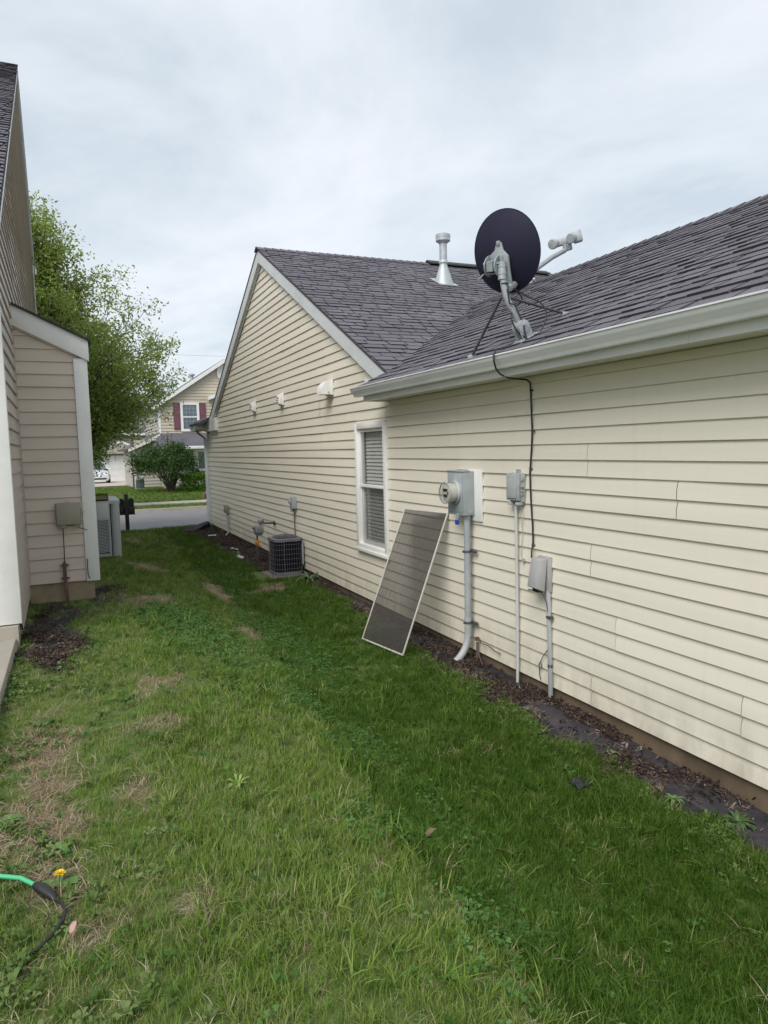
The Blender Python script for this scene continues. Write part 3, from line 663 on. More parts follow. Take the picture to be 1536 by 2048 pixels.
far_wall(fw, 40.02, 'x', -1, FX0, FX1, 2.85, 6.8, far_tan, lambda z: min(FPX, max(FX0+.05, FPX-(FPZ-.15-z)/.655)), lambda z: max(FPX, min(FX1-.05, FPX+(FPZ-.15-z)/.655)))
far_wall(fw, 40.02, 'x', -1, FX0, FX1, .05, 2.3, far_grey)
far_wall(fw, FX0, 'y', -1, 40.1, 47, .05, 4.6, far_grey)
MB().box(FX0-.03, FX0+.09, 39.985, 40.0, .1, fz(FX0)-.2).build('corner_trim', white, F)
r_ = MB()
for a, b in ((FX0-.35, FPX), (FX1+.35, FPX)):
    r_.add([(a,39.72,fz(a)),(b,39.72,FPZ),(b,47.3,FPZ),(a,47.3,fz(a)),(a,39.72,fz(a)-.05),(b,39.72,FPZ-.05),(b,47.3,FPZ-.05),(a,47.3,fz(a)-.05)], [(0,1,2,3),(7,6,5,4),(0,4,5,1),(0,3,7,4),(2,6,7,3)])
far_roof = r_.build('roof', shingle_m, F)
r_ = MB()
for a, b in ((FX0-.37, FPX), (FX1+.37, FPX)):
    za = fz(a)-.04; r_.add([(a,39.69,za),(b,39.69,FPZ-.01),(b,39.69,FPZ-.24),(a,39.69,za-.22),(a,39.76,za),(b,39.76,FPZ-.01),(b,39.76,FPZ-.24),(a,39.76,za-.22)], [(0,1,2,3),(7,6,5,4),(0,4,5,1),(2,6,7,3),(0,3,7,4)])
r_.build('rake_board', white, far_roof)
def far_window(parent, x0, x1, z0, z1, y, grid=(2,2), shut=.34):
    m = MB(); frame(m, x0, x1, y-.09, y+.02, z0, z1, .12) if False else None
    m = MB(); w = .13
    m.box(x0,x0+w,y-.08,y,z0,z1); m.box(x1-w,x1,y-.08,y,z0,z1); m.box(x0+w,x1-w,y-.079,y,z0,z0+w); m.box(x0+w,x1-w,y-.079,y,z1-w,z1); m.box(x0+w,x1-w,y-.07,y,(z0+z1)/2-.035,(z0+z1)/2+.035)
    wn_ = m.build('window', white, parent)
    MB().box(x0+w, x1-w, y-.045, y-.03, z0+w, z1-w).build('pane', far_glass, wn_)
    mu = MB(); zc = (z0+z1)/2
    for (a, b) in ((z0+w, zc-.035), (zc+.035, z1-w)):
        for i in range(1, 4): xx = x0+w+(x1-x0-2*w)*i/4; mu.box(xx-.009, xx+.009, y-.055, y-.046, a, b)
        for i in range(1, 3): zz = a+(b-a)*i/3; mu.box(x0+w, x1-w, y-.0555, y-.0465, zz-.009, zz+.009)
    mu.build('muntin', far_munt, wn_)
    if shut:
        for a in (x0-shut-.02, x1+.02):
            s_ = MB(); s_.box(a, a+shut, y-.05, y-.005, z0+.1, z1-.03)
            so = s_.build('shutter', maroon, parent); p_ = MB()
            for (q0, q1) in ((z0+.18, (z0+z1)/2-.02), ((z0+z1)/2+.1, z1-.1)):
                p_.box(a+.05, a+shut-.05, y-.062, y-.0505, q0, q1)
            p_.build('shutter_panel', maroon, so)
far_glass = M('far_window_glass', (0.13,0.17,0.20), 0.15, 2.0, 0.12)
far_munt = M('window_grid', (0.30,0.34,0.36), 0.05, 3.0, 0.5)
far_window(F, 5.66, 6.66, 3.0, 4.56, 40.0)
lv = MB(); lv.lathe([(.42,0),(.42,.07),(.33,.07),(.33,.03)], (FPX,39.99,6.2), (0,-1,0), 20); lo = lv.build('gable_vent', white, F, smooth=30)
for i in range(6):
    zz = 6.2-.25+i*.1; hw = math.sqrt(max(.01,.33**2-(zz-6.2)**2)); MB().box(FPX-hw, FPX+hw, 39.93, 39.955, zz-.03, zz+.03).build('louver', white, lo)
# porch roof, gutter, posts, recessed wall and door
pr_ = MB(); pr_.add([(4.55,40.0,2.92),(11.8,40.0,2.92),(11.8,38.5,2.2),(3.9,38.5,2.2),(4.55,40.0,2.86),(11.8,40.0,2.86),(11.8,38.5,2.14),(3.9,38.5,2.14)], [(0,3,2,1),(4,5,6,7),(0,4,7,3),(2,3,7,6),(1,2,6,5)])
po = pr_.build('porch_roof', shingle_m, F)
MB().box(5.6, 11.8, 38.38, 38.498, 2.04, 2.19).build('gutter', gutter_m, F, bevel=.01)
MB().box(5.6, 11.8, 38.52, 40, 2.02, 2.05).build('porch_ceiling', soffit_m, F)
dr = MB(); dr.box(6.25,6.42,39.93,39.985,.1,2.0); dr.box(7.2,7.36,39.93,39.985,.1,2.0); dr.box(6.42,7.2,39.931,39.985,1.86,2.0); dr.box(6.42,7.2,39.93,39.98,.1,.35); dr.box(6.42,7.2,39.93,39.98,.82,.95); dr.box(6.42,6.5,39.93,39.98,.35,1.86); dr.box(7.12,7.2,39.93,39.98,.35,1.86)
do_ = dr.build('door', white, F); MB().box(6.5,7.12,39.955,39.965,.35,.82).build('pane', far_glass, do_); MB().box(6.5,7.12,39.955,39.965,.95,1.86).build('pane', far_glass, do_)
MB().box(7.02,7.06,39.89,39.93,1.0,1.08).build('handle', chrome, do_)
MB().box(4.6, 6.4, 38.5, 38.6, .44, .54).build('porch_rail', white, F); MB().box(6.1, 6.2, 38.48, 38.6, 0, .72).build('porch_post', white, F)
MB().box(4.6, 11.7, 38.45, 40, -.1, .12).build('porch_floor', conc, F)
# left wing with a lean-to roof
wc = MB(); wc.prism([(3.13,-.1),(4.5,-.1),(4.5,2.72),(3.13,2.1)], 'y', 40.05, 46.9); wg = wc.build('wing', far_grey, F)
far_wall(wg, 3.13, 'y', -1, 40.1, 46.9, .05, 2.05, far_grey); far_wall(wg, 40.05, 'x', -1, 3.2, 4.5, .05, 2.6, far_grey, None, None)
MB().box(3.10, 3.22, 40.0, 40.045, .02, 2.1).build('corner_trim', white, F)
wr = MB(); wr.add([(2.86,39.75,2.13),(4.52,39.75,2.92),(4.52,47.2,2.92),(2.86,47.2,2.13),(2.86,39.75,2.07),(4.52,39.75,2.86),(4.52,47.2,2.86),(2.86,47.2,2.07)], [(0,1,2,3),(7,6,5,4),(0,4,5,1),(0,3,7,4),(2,6,7,3)])
wro = wr.build('wing_roof', shingle_m, F)
wr = MB(); wr.add([(2.86,39.7,2.10),(4.52,39.7,2.89),(4.52,39.7,2.66),(2.86,39.7,1.95),(2.86,39.745,2.10),(4.52,39.745,2.89),(4.52,39.745,2.66),(2.86,39.745,1.95)], [(0,1,2,3),(7,6,5,4),(0,4,5,1),(2,6,7,3),(0,3,7,4)]); wr.build('fascia', soffit_m, wro)
MB().box(2.76, 2.858, 39.72, 47.2, 2.0, 2.12).build('gutter', rust, wro)
m = MB(); rtube(m, [(2.85,39.9,2.02),(3.05,39.98,1.9),(3.06,40.0,.05)], .035, .03); m.build('downspout', rust, F)
m = MB(); m.lathe([(.10,0),(.10,.42),(.17,.42),(.17,.5),(.1,.52)], (6.6,41.5,5.75), (0,0,1), 12); m.build('flue_pipe', galv, F, smooth=35)
MB().box(3.75, 3.95, 39.93, 40.03, .9, 1.4).build('meter_box', grey_metal, F)
small_eave = MB(); small_eave.prism([(7.15,4.88),(8.6,5.4),(8.6,5.2),(7.15,4.68)], 'y', 39.3, 39.95); small_eave.build('dormer_eave', white, F)

G = thing('grey_house_with_garage', 'far house with grey roof and white garage door behind the parked white car', 'house', (3, 60, 0))
wg = MB().box(-3, 8, 60.05, 70, -.4, 3.5).build('wall', far_grey, G)
far_wall(wg, 60.05, 'x', -1, -3, 8, 1.9, 3.5, far_grey)
r_ = MB(); r_.add([(-3.4,59.6,3.45),(8.4,59.6,3.45),(8.4,65,6.1),(-3.4,65,6.1),(-3.4,59.6,3.37),(8.4,59.6,3.37)], [(0,1,2,3),(0,4,5,1)]); r_.build('roof', M('grey_far_shingle', (0.13,0.13,0.14), 0.2, 3, 0.9, bmp=.4), G)
MB().box(-3.4, 8.4, 59.5, 59.6, 3.3, 3.47).build('gutter', white, G)
gd = MB().box(-1.2, 4.05, 59.98, 60.04, -.3, 1.62).build('garage_door', white, G)
for i in range(4):
    MB().box(-1.15, 4.0, 59.955, 59.978, -.28+i*.475, -.28+i*.475+.462).build('garage_door_panel', white, gd)
MB().box(-1.4, 4.25, 59.93, 59.979, 1.621, 1.75).build('garage_trim', white, G)
gp = MB(); gp.prism([(1.5,1.9),(6.0,1.9),(3.75,2.9)], 'y', 59.4, 60.04); gpo = gp.build('gable', far_grey, G)
for a, b in ((1.3, 3.75), (6.2, 3.75)):
    m = MB(); za, zb_ = 1.82, 2.92; m.add([(a,59.33,za),(b,59.33,zb_),(b,59.33,zb_-.16),(a,59.33,za-.16),(a,59.5,za),(b,59.5,zb_),(b,59.5,zb_-.16),(a,59.5,za-.16)], [(0,1,2,3),(7,6,5,4),(0,4,5,1),(2,6,7,3),(0,3,7,4)]); m.build('rake_board', white, gpo)

# ================================================================== CARS
def make_car(name, label, group, loc, paint, rot=0.0):
    """front of the car faces -Y; built around its own origin then placed"""
    o = thing(name, label, 'car', (0,0,0), group)
    st = [  # y, half width, z bottom, z shoulder, z hood centre
        (0.0,.62,.36,.56,.60),(.08,.78,.22,.66,.72),(.45,.87,.20,.74,.82),(1.1,.90,.19,.84,.92),(1.6,.90,.19,.90,.97),(3.0,.90,.19,.92,.98),(4.0,.88,.20,.93,1.0),(4.5,.80,.28,.90,.96),(4.6,.70,.4,.8,.86)]
    m = MB(); vs = []
    for y, w, zb_, zs, zh in st:
        vs += [(-w*.9,y,zb_),(-w,y,zb_+.12),(-w,y,(zb_+zs)/2+.05),(-w*.93,y,zs),(-w*.55,y,zh),(0,y,zh+.015),(w*.55,y,zh),(w*.93,y,zs),(w,y,(zb_+zs)/2+.05),(w,y,zb_+.12),(w*.9,y,zb_)]
    n = 11; fs = [(k*n+i, k*n+(i+1)%n, (k+1)*n+(i+1)%n, (k+1)*n+i) for k in range(len(st)-1) for i in range(n)]
    fs += [tuple(range(n))[::-1], tuple(range((len(st)-1)*n, len(st)*n))]
    m.add(vs, fs); m.build('body', paint, o, smooth=35)
    m = MB(); cs_ = [(1.25,.80,.93,.93),(2.15,.62,1.43,.93),(3.2,.62,1.44,.93),(4.1,.74,.98,.93)]
    vs = []
    for y, w, zt, zb_ in cs_: vs += [(-w,y,zt),(w,y,zt)]
    roof = MB(); roof.add([(-.60,2.12,1.425),(.60,2.12,1.425),(.60,3.22,1.435),(-.60,3.22,1.435),(-.5,2.2,1.475),(.5,2.2,1.475),(.5,3.15,1.48),(-.5,3.15,1.48)], [(4,5,6,7),(0,1,5,4),(1,2,6,5),(2,3,7,6),(3,0,4,7),(3,2,1,0)]); roof.build('roof', paint, o, bevel=.02)
    ws = MB(); ws.add([(-.76,1.32,.95),(.76,1.32,.95),(.59,2.13,1.42),(-.59,2.13,1.42)], [(0,1,2,3)]); ws.build('windshield', carglass, o)
    ws = MB(); ws.add([(-.59,3.22,1.43),(.59,3.22,1.43),(.72,4.05,.98),(-.72,4.05,.98)], [(0,1,2,3)]); ws.build('rear_window', carglass, o)
    for s_ in (-1, 1):
        ws = MB(); ws.add([(s_*.84,1.5,.93),(s_*.61,2.16,1.42),(s_*.61,3.2,1.43),(s_*.82,4.0,.95)], [(0,1,2,3)]); ws.build('side_window', carglass, o)
        pl = MB(); pl.tube([(s_*.80,1.28,.93),(s_*.605,2.12,1.425),(s_*.605,3.22,1.432),(s_*.77,4.08,.97)], .035, 6); pl.build('pillar', paint, o)
        hl = MB(); hl.add([(s_*.42,.035,.60),(s_*.80,.20,.68),(s_*.82,.34,.75),(s_*.45,.09,.69),(s_*.42,.015,.60),(s_*.81,.15,.67),(s_*.83,.31,.76),(s_*.45,.065,.70)], [(4,5,6,7),(0,1,5,4),(1,2,6,5),(2,3,7,6),(3,0,4,7)]); hl.build('headlight', carlamp, o)
        mr = MB(); mr.box(s_*.98-.10, s_*.98+.10, 1.5, 1.6, .93, 1.06); mr.build('mirror', paint, o, bevel=.03)
        for y in (.85, 3.65):
            w_ = MB(); w_.lathe([(.12,-.1),(.31,-.1),(.325,-.06),(.325,.06),(.31,.1),(.12,.1)], (s_*.80,y,.325), (1,0,0), 20); wo = w_.build('wheel', tyre_m, o, smooth=40)
            w_ = MB(); w_.lathe([(.01,.0),(.2,.012),(.21,0)], (s_*.902,y,.325), (s_,0,0), 14); w_.build('rim', chrome, wo, smooth=40)
    gr = MB(); gr.add([(-.40,.012,.66),(.40,.012,.66),(.24,-.008,.50),(-.24,-.008,.50),(-.4,.10,.68),(.4,.10,.68),(.3,.09,.5),(-.3,.09,.5)], [(0,1,2,3),(0,4,5,1),(1,5,6,2),(3,7,4,0)]); go = gr.build('grille', black_p, o)
    v_ = MB(); v_.tube([(-.26,-.02,.67),(-.12,-.03,.52),(.12,-.03,.52),(.26,-.02,.67)], .022, 6); v_.lathe([(.06,0),(.06,.02)], (0,-.03,.59), (0,-1,0), 16); v_.build('badge', chrome, go)
    MB().box(-.62,.62,-.03,.09,.30,.40).build('air_intake', black_p, o, bevel=.02)
    MB().box(-.17,.17,-.045,-.03,.42,.49).build('number_plate', white, o)
    bp = MB(); bp.box(-.70,.70,-.035,.10,.20,.285); bp.build('bumper', paint, o, bevel=.03)
    o.location = loc; o.rotation_euler = (0,0,rot); return o
carglass = M('car_glass', (0.10,0.13,0.15), 0.1, 1.0, 0.06)
carlamp = M('headlamp', (0.35,0.37,0.40), 0.2, 8.0, 0.12)
make_car('parked_car', 'white sedan parked nose-out in front of the white garage door', None, (1.72,54,-.20), carwhite)
MC = thing('motorcycle', 'dark red motorcycle whose front wheel peeks out behind the far white downspout', 'motorcycle', (5.2,28.9,-.25))
for xw in (5.25, 6.6):
    m = MB(); m.lathe([(.20,-.05),(.27,-.055),(.305,-.03),(.305,.03),(.27,.055),(.20,.05)], (xw,28.9,.02), (0,-1,0), 24); wo = m.build('wheel', tyre_m, MC, smooth=40)
    m = MB(); m.lathe([(.02,-.03),(.20,-.02),(.20,.02),(.02,.03)], (xw,28.9,.02), (0,-1,0), 16); m.build('rim', chrome, wo, smooth=40)
m = MB(); m.tube([(5.25+.36*math.cos(t),28.9,(.02)+.36*math.sin(t)) for t in [R(a) for a in range(20,181,20)]], .075, 8); m.build('fender', carred, MC, smooth=50)
m = MB()
for y in (28.8,29.0): m.tube([(5.25,y,.02),(5.50,y,.78)], .03, 8)
m.build('fork', chrome, MC, smooth=50)
m = MB(); m.lathe([(.0,-.1),(.09,-.08),(.11,0),(.10,.02),(.0,.03)], (5.42,28.9,.64), (-1,0,0), 14, cap=False); m.build('headlight', carlamp, MC, smooth=40)
m = MB(); m.tube([(5.52,28.55,.86),(5.48,28.9,.82),(5.52,29.25,.86)], .02, 6); m.build('handlebar', black_p, MC)
m = MB(); m.tube([(5.5,28.9,.62),(5.75,28.9,.68),(6.05,28.9,.58)], [.10,.16,.08], 10); m.build('tank', carred, MC, smooth=50)
m = MB(); m.tube([(6.0,28.9,.56),(6.3,28.9,.52),(6.7,28.9,.60)], [.07,.12,.07], 8); m.build('seat', black_p, MC, smooth=50)
m = MB(); m.box(5.65,6.2,28.75,29.05,.02,.45); m.build('engine', dark_steel, MC, bevel=.05)

# ================================================================== TREES, SHRUBS
def leaf_mesh(name, centres, radii, counts, size, mat, parent, up=.35, seed=1, flat=1.0):
    r_ = np.random.default_rng(seed); P = []
    for c_, rad, n in zip(centres, radii, counts):
        d = r_.normal(size=(n,3))*rad*np.array([1,1,flat]); P.append(np.asarray(c_)+d)
    P = np.concatenate(P); n = len(P)
    nrm = r_.normal(size=(n,3)); nrm[:,2] += up; nrm /= np.linalg.norm(nrm, axis=1)[:,None]
    a = np.cross(nrm, r_.normal(size=(n,3))); a /= np.linalg.norm(a, axis=1)[:,None]; b = np.cross(nrm, a)
    s_ = size*r_.uniform(.6,1.3,(n,1))
    V = np.stack([P-a*s_, P-b*s_*.42+nrm*s_*.1, P+a*s_, P+b*s_*.42+nrm*s_*.1], 1).reshape(-1,3)-np.array(WL[parent.name])
    me = bpy.data.meshes.new(name); me.vertices.add(4*n); me.vertices.foreach_set('co', V.ravel())
    me.loops.add(4*n); me.loops.foreach_set('vertex_index', np.arange(4*n)); me.polygons.add(n)
    me.polygons.foreach_set('loop_start', np.arange(n)*4); me.update(calc_edges=True)
    at = me.attributes.new('rnd', 'FLOAT', 'FACE'); at.data.foreach_set('value', r_.uniform(0,1,n).astype(np.float32))
    me.materials.append(mat); o = bpy.data.objects.new(name, me); COL.objects.link(o); o.parent = parent; WL[o.name] = WL[parent.name].copy(); return o
def tree(name, label, cat, base, trunk_h, trunk_r, prof, ntips, leaf_n, leaf_s, mat, seed, clump=.22, group=None, xlim=None):
    """prof: list of (z, radius) of the crown envelope, world z"""
    rn = random.Random(seed); b = Vector(base); t = thing(name, label, cat, base, group)
    pz = [p[0] for p in prof]; prr = [p[1] for p in prof]
    tk = MB(); top = b+Vector((rn.uniform(-.2,.2), rn.uniform(-.2,.2), trunk_h*1.9))
    pts = arc(b-Vector((0,0,.1)), b+Vector((.05,.05,trunk_h)), top, 12)
    tk.tube(pts, [trunk_r*(1.25-1.05*i/12) for i in range(13)], 9); tk.build('trunk', bark, t, smooth=60)
    lim = MB(); cen = []; rad = []; cnt = []
    for i in range(ntips):
        z = rn.choices(pz, [max(.9, r_) for r_ in prr])[0]+rn.uniform(-.35,.35); z = min(max(z, pz[0]), pz[-1])
        rr = float(np.interp(z, pz, prr))*(rn.uniform(.25,1)**.5); th = rn.uniform(0, 2*math.pi)
        tip = Vector((b.x+rr*math.cos(th), b.y+rr*math.sin(th), z))
        h0 = min(max((z-b.z)*rn.uniform(.25,.6), trunk_h*.55), trunk_h*1.75); s0 = pts[min(12, int(12*(h0/(trunk_h*1.9))))]
        mid = s0.lerp(tip, .5)+Vector((0,0,rn.uniform(-.05,.35)*(tip-s0).length*.5))
        q = arc(s0, mid, tip, 7); r0 = trunk_r*.2*(tip-s0).length/3.2
        lim.tube(q, [max(.006, r0*(1-.9*k/7)) for k in range(8)], 5, cap=False)
        for k in range(rn.randint(4,6)):
            a0 = q[rn.randint(3,7)]; L = rn.uniform(.3,.75)
            d = Vector((rn.gauss(0,1), rn.gauss(0,1), rn.gauss(.25,.7))).normalized()*L+(tip-s0).normalized()*L*.5
            e_ = a0+d; lim.tube([a0, a0.lerp(e_,.5)+Vector((0,0,.05)), e_], [.010,.007,.003], 4, cap=False)
            for f_ in (.55, 1.0):
                cen.append(a0.lerp(e_, f_)); rad.append(clump*rn.uniform(.6,1.2)); cnt.append(int(leaf_n*rn.uniform(.5,1.3)*f_))
    lim.build('limb', bark, t, smooth=60)
    leaf_mesh('crown', cen, rad, cnt, leaf_s, mat, t, seed=seed)
    return t
tree('maple_tree', 'tall light green maple with visible limbs rising behind the tan house', 'tree', (-.55,20.0,-.2), 3.0, .17,
     [(2.9,2.0),(3.2,2.9),(3.7,3.2),(4.4,3.0),(5.3,2.3),(6.1,1.4),(6.8,.6),(7.1,.2)], 330, 60, .050, maple_leaf, 11, clump=.16)
tree('street_tree', 'smaller dark green tree under the maple, left of the white garage door', 'tree', (.45,28.9,-.25), 1.8, .10,
     [(2.6,.6),(2.9,.95),(3.3,1.1),(3.8,1.0),(4.4,.5)], 80, 50, .06, dark_leaf, 12, clump=.17)
# vase-shaped bush on many stems
B = thing('round_bush', 'large round-topped green bush on dark bare stems beside the hedge', 'bush', (4.5,36.4,-.08))
st_ = MB(); cen = []; rad = []; cnt = []; rn = random.Random(5)
for i in range(46):
    th = rn.uniform(0, 2*math.pi); rr = 1.32*math.sqrt(rn.random()); z = .6+1.85*math.sqrt(max(0,1-(rr/1.45)**2))*rn.uniform(.55,1.0)
    tip = Vector((4.35+rr*math.cos(th), 36.4+rr*math.sin(th)*.9, z)); s0 = Vector((4.5+rn.uniform(-.16,.16), 36.4+rn.uniform(-.16,.16), -.1))
    q = arc(s0, s0.lerp(tip,.45)+Vector((-(tip-s0).x*.18,-(tip-s0).y*.18,.25)), tip, 6); st_.tube(q, [.035*(1-.85*k/6) for k in range(7)], 5, cap=False)
    for k in range(12):
        c_ = tip+Vector((rn.gauss(0,.22), rn.gauss(0,.22), rn.gauss(-.12,.22))); cen.append(c_); rad.append(.11); cnt.append(26)
st_.build('stem', bark, B, smooth=60); leaf_mesh('foliage', cen, rad, cnt, .06, bush_leaf, B, seed=6)
HD = thing('clipped_hedge', 'low clipped bright green hedge to the right of the round bush', 'hedge', (6.4,36.2,-.2))
cen = []; rad = []; cnt = []
for i in range(900):
    x = rn.uniform(4.95,8.2); y = rn.uniform(35.6,36.8); z = rn.uniform(-.25,.72)
    if rn.random() < .55: z = rn.uniform(.55,.74)
    elif rn.random() < .7: y = rn.uniform(35.55,35.8)
    cen.append((x,y,z)); rad.append(.07); cnt.append(26)
st_ = MB()
for i in range(10): st_.tube([(5.1+i*.33,36.2,-.3),(5.15+i*.33,36.2,.3)], .02, 5)
st_.build('stem', bark, HD); leaf_mesh('foliage', cen, rad, cnt, .045, hedge_leaf, HD, seed=7)

# ================================================================== THINGS ON THE CREAM WALL
# satellite dish
D = thing('satellite_dish', 'dark round satellite dish on a bent grey mast bolted above the gutter', 'satellite dish', (3.11,4.42,2.6))
foot = Vector((3.115,4.42,2.615)); nrm = Vector((-.447,0,.894)); slope = Vector((.894,0,.447))
bs = MB(); bs.xf = Matrix((( slope.x,0,nrm.x,foot.x),(0,1,0,foot.y),(slope.z,0,nrm.z,foot.z),(0,0,0,1)))
bs.box(-.085,.085,-.055,.055,.004,.012); bs.box(-.05,.05,-.040,-.034,.01,.10); bs.box(-.05,.05,.034,.040,.01,.10)
for a in (-.065,.065):
    for b in (-.035,.035): bs.lathe([(.009,0),(.009,.01)], (a,b,.012), (0,0,1), 6)
bs.lathe([(.05,-.045),(.05,.045)], (0,0,.095), (0,1,0), 18); bs.lathe([(.012,-.056),(.012,.056)], (0,0,.11), (0,1,0), 8)
bs.build('foot', cast, D, bevel=.002)
elb = Vector((2.945,4.44,2.915)); mtop = Vector((2.935,4.45,3.09))
ms = MB(); ms.tube([foot+nrm*.07]+arc(foot+nrm*.22+Vector((0,.005,0)), elb+Vector((.0,0,-.03)), mtop, 10), .0235, 14); ms.build('mast', cast, D, smooth=50)
ms = MB(); ms.tube([mtop-Vector((0,0,.055)), mtop+Vector((0,0,.07))], .031, 14); ms.lathe([(.034,0),(.034,.014)], mtop-Vector((0,0,.02)), (0,0,1), 14); ms.lathe([(.034,0),(.034,.014)], mtop+Vector((0,0,.03)), (0,0,1), 14); ms.build('collar', cast, D, smooth=40)
az, el = R(66), R(16)
fn = Vector((math.sin(az)*math.cos(el), math.cos(az)*math.cos(el), math.sin(el)))
side = Vector((math.cos(az), -math.sin(az), 0)); upv = side.cross(fn).normalized()
roll = R(-8); side2 = side*math.cos(roll)+upv*math.sin(roll); up2 = upv*math.cos(roll)-side*math.sin(roll)
dc = Vector((2.985,4.50,3.245))
rf = MB(); n = 48; vs = []; AH, AV = .277, .296
rings = [(0,0),(.2,.004),(.4,.014),(.6,.031),(.8,.055),(.94,.077),(.985,.085),(1.0,.083),(1.0,.091),(.97,.088),(.8,.062),(.5,.028),(.0,.007)]
for q, d in rings:
    for j in range(n):
        t = 2*math.pi*j/n; vs.append(dc+side2*(AH*q*math.cos(t))+up2*(AV*q*math.sin(t))+fn*(d-.05))
fs = [(k*n+j, k*n+(j+1)%n, (k+1)*n+(j+1)%n, (k+1)*n+j) for k in range(len(rings)-1) for j in range(n)]
rf.add(vs, fs); rf.build('reflector', dish_m, D, smooth=50)
# bracket casting behind the dish
bk = MB(); bk.xf = Matrix(((side2.x,up2.x,fn.x,dc.x),(side2.y,up2.y,fn.y,dc.y),(side2.z,up2.z,fn.z,dc.z),(0,0,0,1)))
def plate(mb, poly, z0, z1): mb.prism(poly, 'z', z0, z1)
plate(bk, [(-.015,.075),(.018,.075),(.034,.02),(.075,-.02),(.085,-.13),(.10,-.23),(.06,-.25),(.04,-.14),(.0,-.09),(-.06,-.11),(-.10,-.09),(-.085,-.02),(-.035,.02)], -.075, -.052)
plate(bk, [(-.012,.085),(.012,.085),(.016,.055),(-.016,.055)], -.085, -.06)
plate(bk, [(.03,-.01),(.04,-.01),(.075,-.22),(.062,-.225)], -.115, -.07)
bk.build('bracket', cast, D, bevel=.004)
cl = MB(); cl.xf = bk.xf
hub = (-.03,-.085)
for xx in (-.078,.006):
    poly = [(hub[0]+.075*math.cos(t)*.9, hub[1]+.075*math.sin(t)) for t in [i*2*math.pi/16 for i in range(16)]]
    # side cheek: thin half discs standing off the bracket
    cl.add([(xx,hub[1]+.075*math.cos(t),-.075-.085*abs(math.sin(t))) for t in [i*math.pi/10 for i in range(11)]]+[(xx+.007,hub[1]+.075*math.cos(t),-.075-.085*abs(math.sin(t))) for t in [i*math.pi/10 for i in range(11)]],
           [tuple(range(11)), tuple(range(11,22))[::-1]]+[(i,(i+1)%11,11+(i+1)%11,11+i) for i in range(11)])
cl.tube([(-.095,hub[1]+.02,-.12),(.03,hub[1]+.02,-.12)], .007, 8); cl.tube([(-.10,hub[1]-.05,-.11),(.03,hub[1]-.05,-.11)], .006, 8)
cl.tube([(-.10,hub[1]-.05,-.13),(-.14,hub[1]-.09,-.15)], .005, 6); cl.lathe([(.012,0),(.012,.012)], (-.10,hub[1]+.02,-.12), (1,0,0), 6)
cl.box(-.06,-.01,hub[1]-.03,hub[1]+.04,-.15,-.08)
cl.build('clamp', cast, D, smooth=40)
a0 = dc+side2*.085+up2*(-.235)+fn*(-.055); lnb = Vector((3.86,4.92,3.52)); kn = lnb+(a0-lnb)*.26+Vector((0,0,-.045))
am = MB(); am.tube([a0, a0.lerp(kn,.5), kn, lnb+Vector((0,0,-.08)), lnb+Vector((.0,0,-.03))], [.019,.019,.020,.019,.016], 10); am.build('feed_arm', cast, D, smooth=45)
am = MB(); am.tube([a0-(kn-a0).normalized()*.05, a0+(kn-a0).normalized()*.05], .026, 8); am.build('arm_socket', cast, D, smooth=45)
lb = MB(); view_r = Vector((.80,-.55,.24)).normalized()     # axis along which the two heads sit
toD = (dc-lnb).normalized(); 
for s_ in (-1, 1):
    c_ = lnb+view_r*.075*s_; lb2 = MB(); lb2.lathe([(.0,-.05),(.022,-.05),(.024,.0),(.030,.02),(.040,.03),(.042,.06),(.036,.068),(.0,.07)], c_, toD, 18, cap=False); lb2.build('feed_horn', cast, D, smooth=40)
q1 = lnb-toD*.035; xa = view_r; za = Vector((0,0,1)); za = (za-xa*za.dot(xa)).normalized(); ya = za.cross(xa)
lb.xf = Matrix(((xa.x,ya.x,za.x,q1.x),(xa.y,ya.y,za.y,q1.y),(xa.z,ya.z,za.z,q1.z),(0,0,0,1)))
lb.box(-.12,.115,-.022,.022,-.03,.03); lb.box(.055,.125,-.03,.03,-.045,.048); lb.box(-.04,.03,-.02,.02,-.085,-.03)
lb.build('receiver_head', cast, D, bevel=.008)
for nm, e_, s0 in (('strut', Vector((2.985,4.97,2.555)), elb+Vector((-.01,.02,.0))), ('strut', Vector((3.56,4.54,2.845)), elb+Vector((.02,0,.0)))):
    s_ = MB(); s_.tube([s0, s0.lerp(e_,.06), s0.lerp(e_,.95), e_], [.008,.010,.010,.006], 7); so = s_.build(nm, dark_steel, D, smooth=50)
    f_ = MB(); f_.box(e_.x-.03,e_.x+.03,e_.y-.02,e_.y+.02,e_.z-.02,e_.z+.012); f_.build('strut_foot', galv, so, bevel=.004)
cb = MB()
cb.tube(arc(a0+Vector((-.02,-.01,.0)), Vector((3.22,4.50,2.92)), Vector((3.05,4.46,2.86)), 8)+arc((3.05,4.46,2.86),(2.93,4.40,2.78),(3.03,4.40,2.66),8)[1:]+[Vector((3.1,4.36,2.60))], .0055, 7)
cb.tube(arc(mtop+Vector((.03,0,-.08)), (3.12,4.44,2.93), (3.19,4.36,2.88), 6)+arc((3.19,4.36,2.88),(3.27,4.3,2.80),(3.17,4.32,2.66),6)[1:], .0055, 7)
cb.tube([elb+Vector((.01,-.025,.05)), elb+Vector((.02,-.035,-.05)), foot+nrm*.26+Vector((.0,-.035,0)), foot+nrm*.12+Vector((0,-.04,0)), Vector((3.08,4.36,2.60))], .006, 7)
for p_ in (foot+nrm*.13, elb+Vector((0,0,.09))): cb.lathe([(.026,-.004),(.026,.004)], p_, (nrm if p_.z < 2.8 else Vector((0,0,1))), 12)
cb.build('dish_cable', black_p, D, smooth=50)
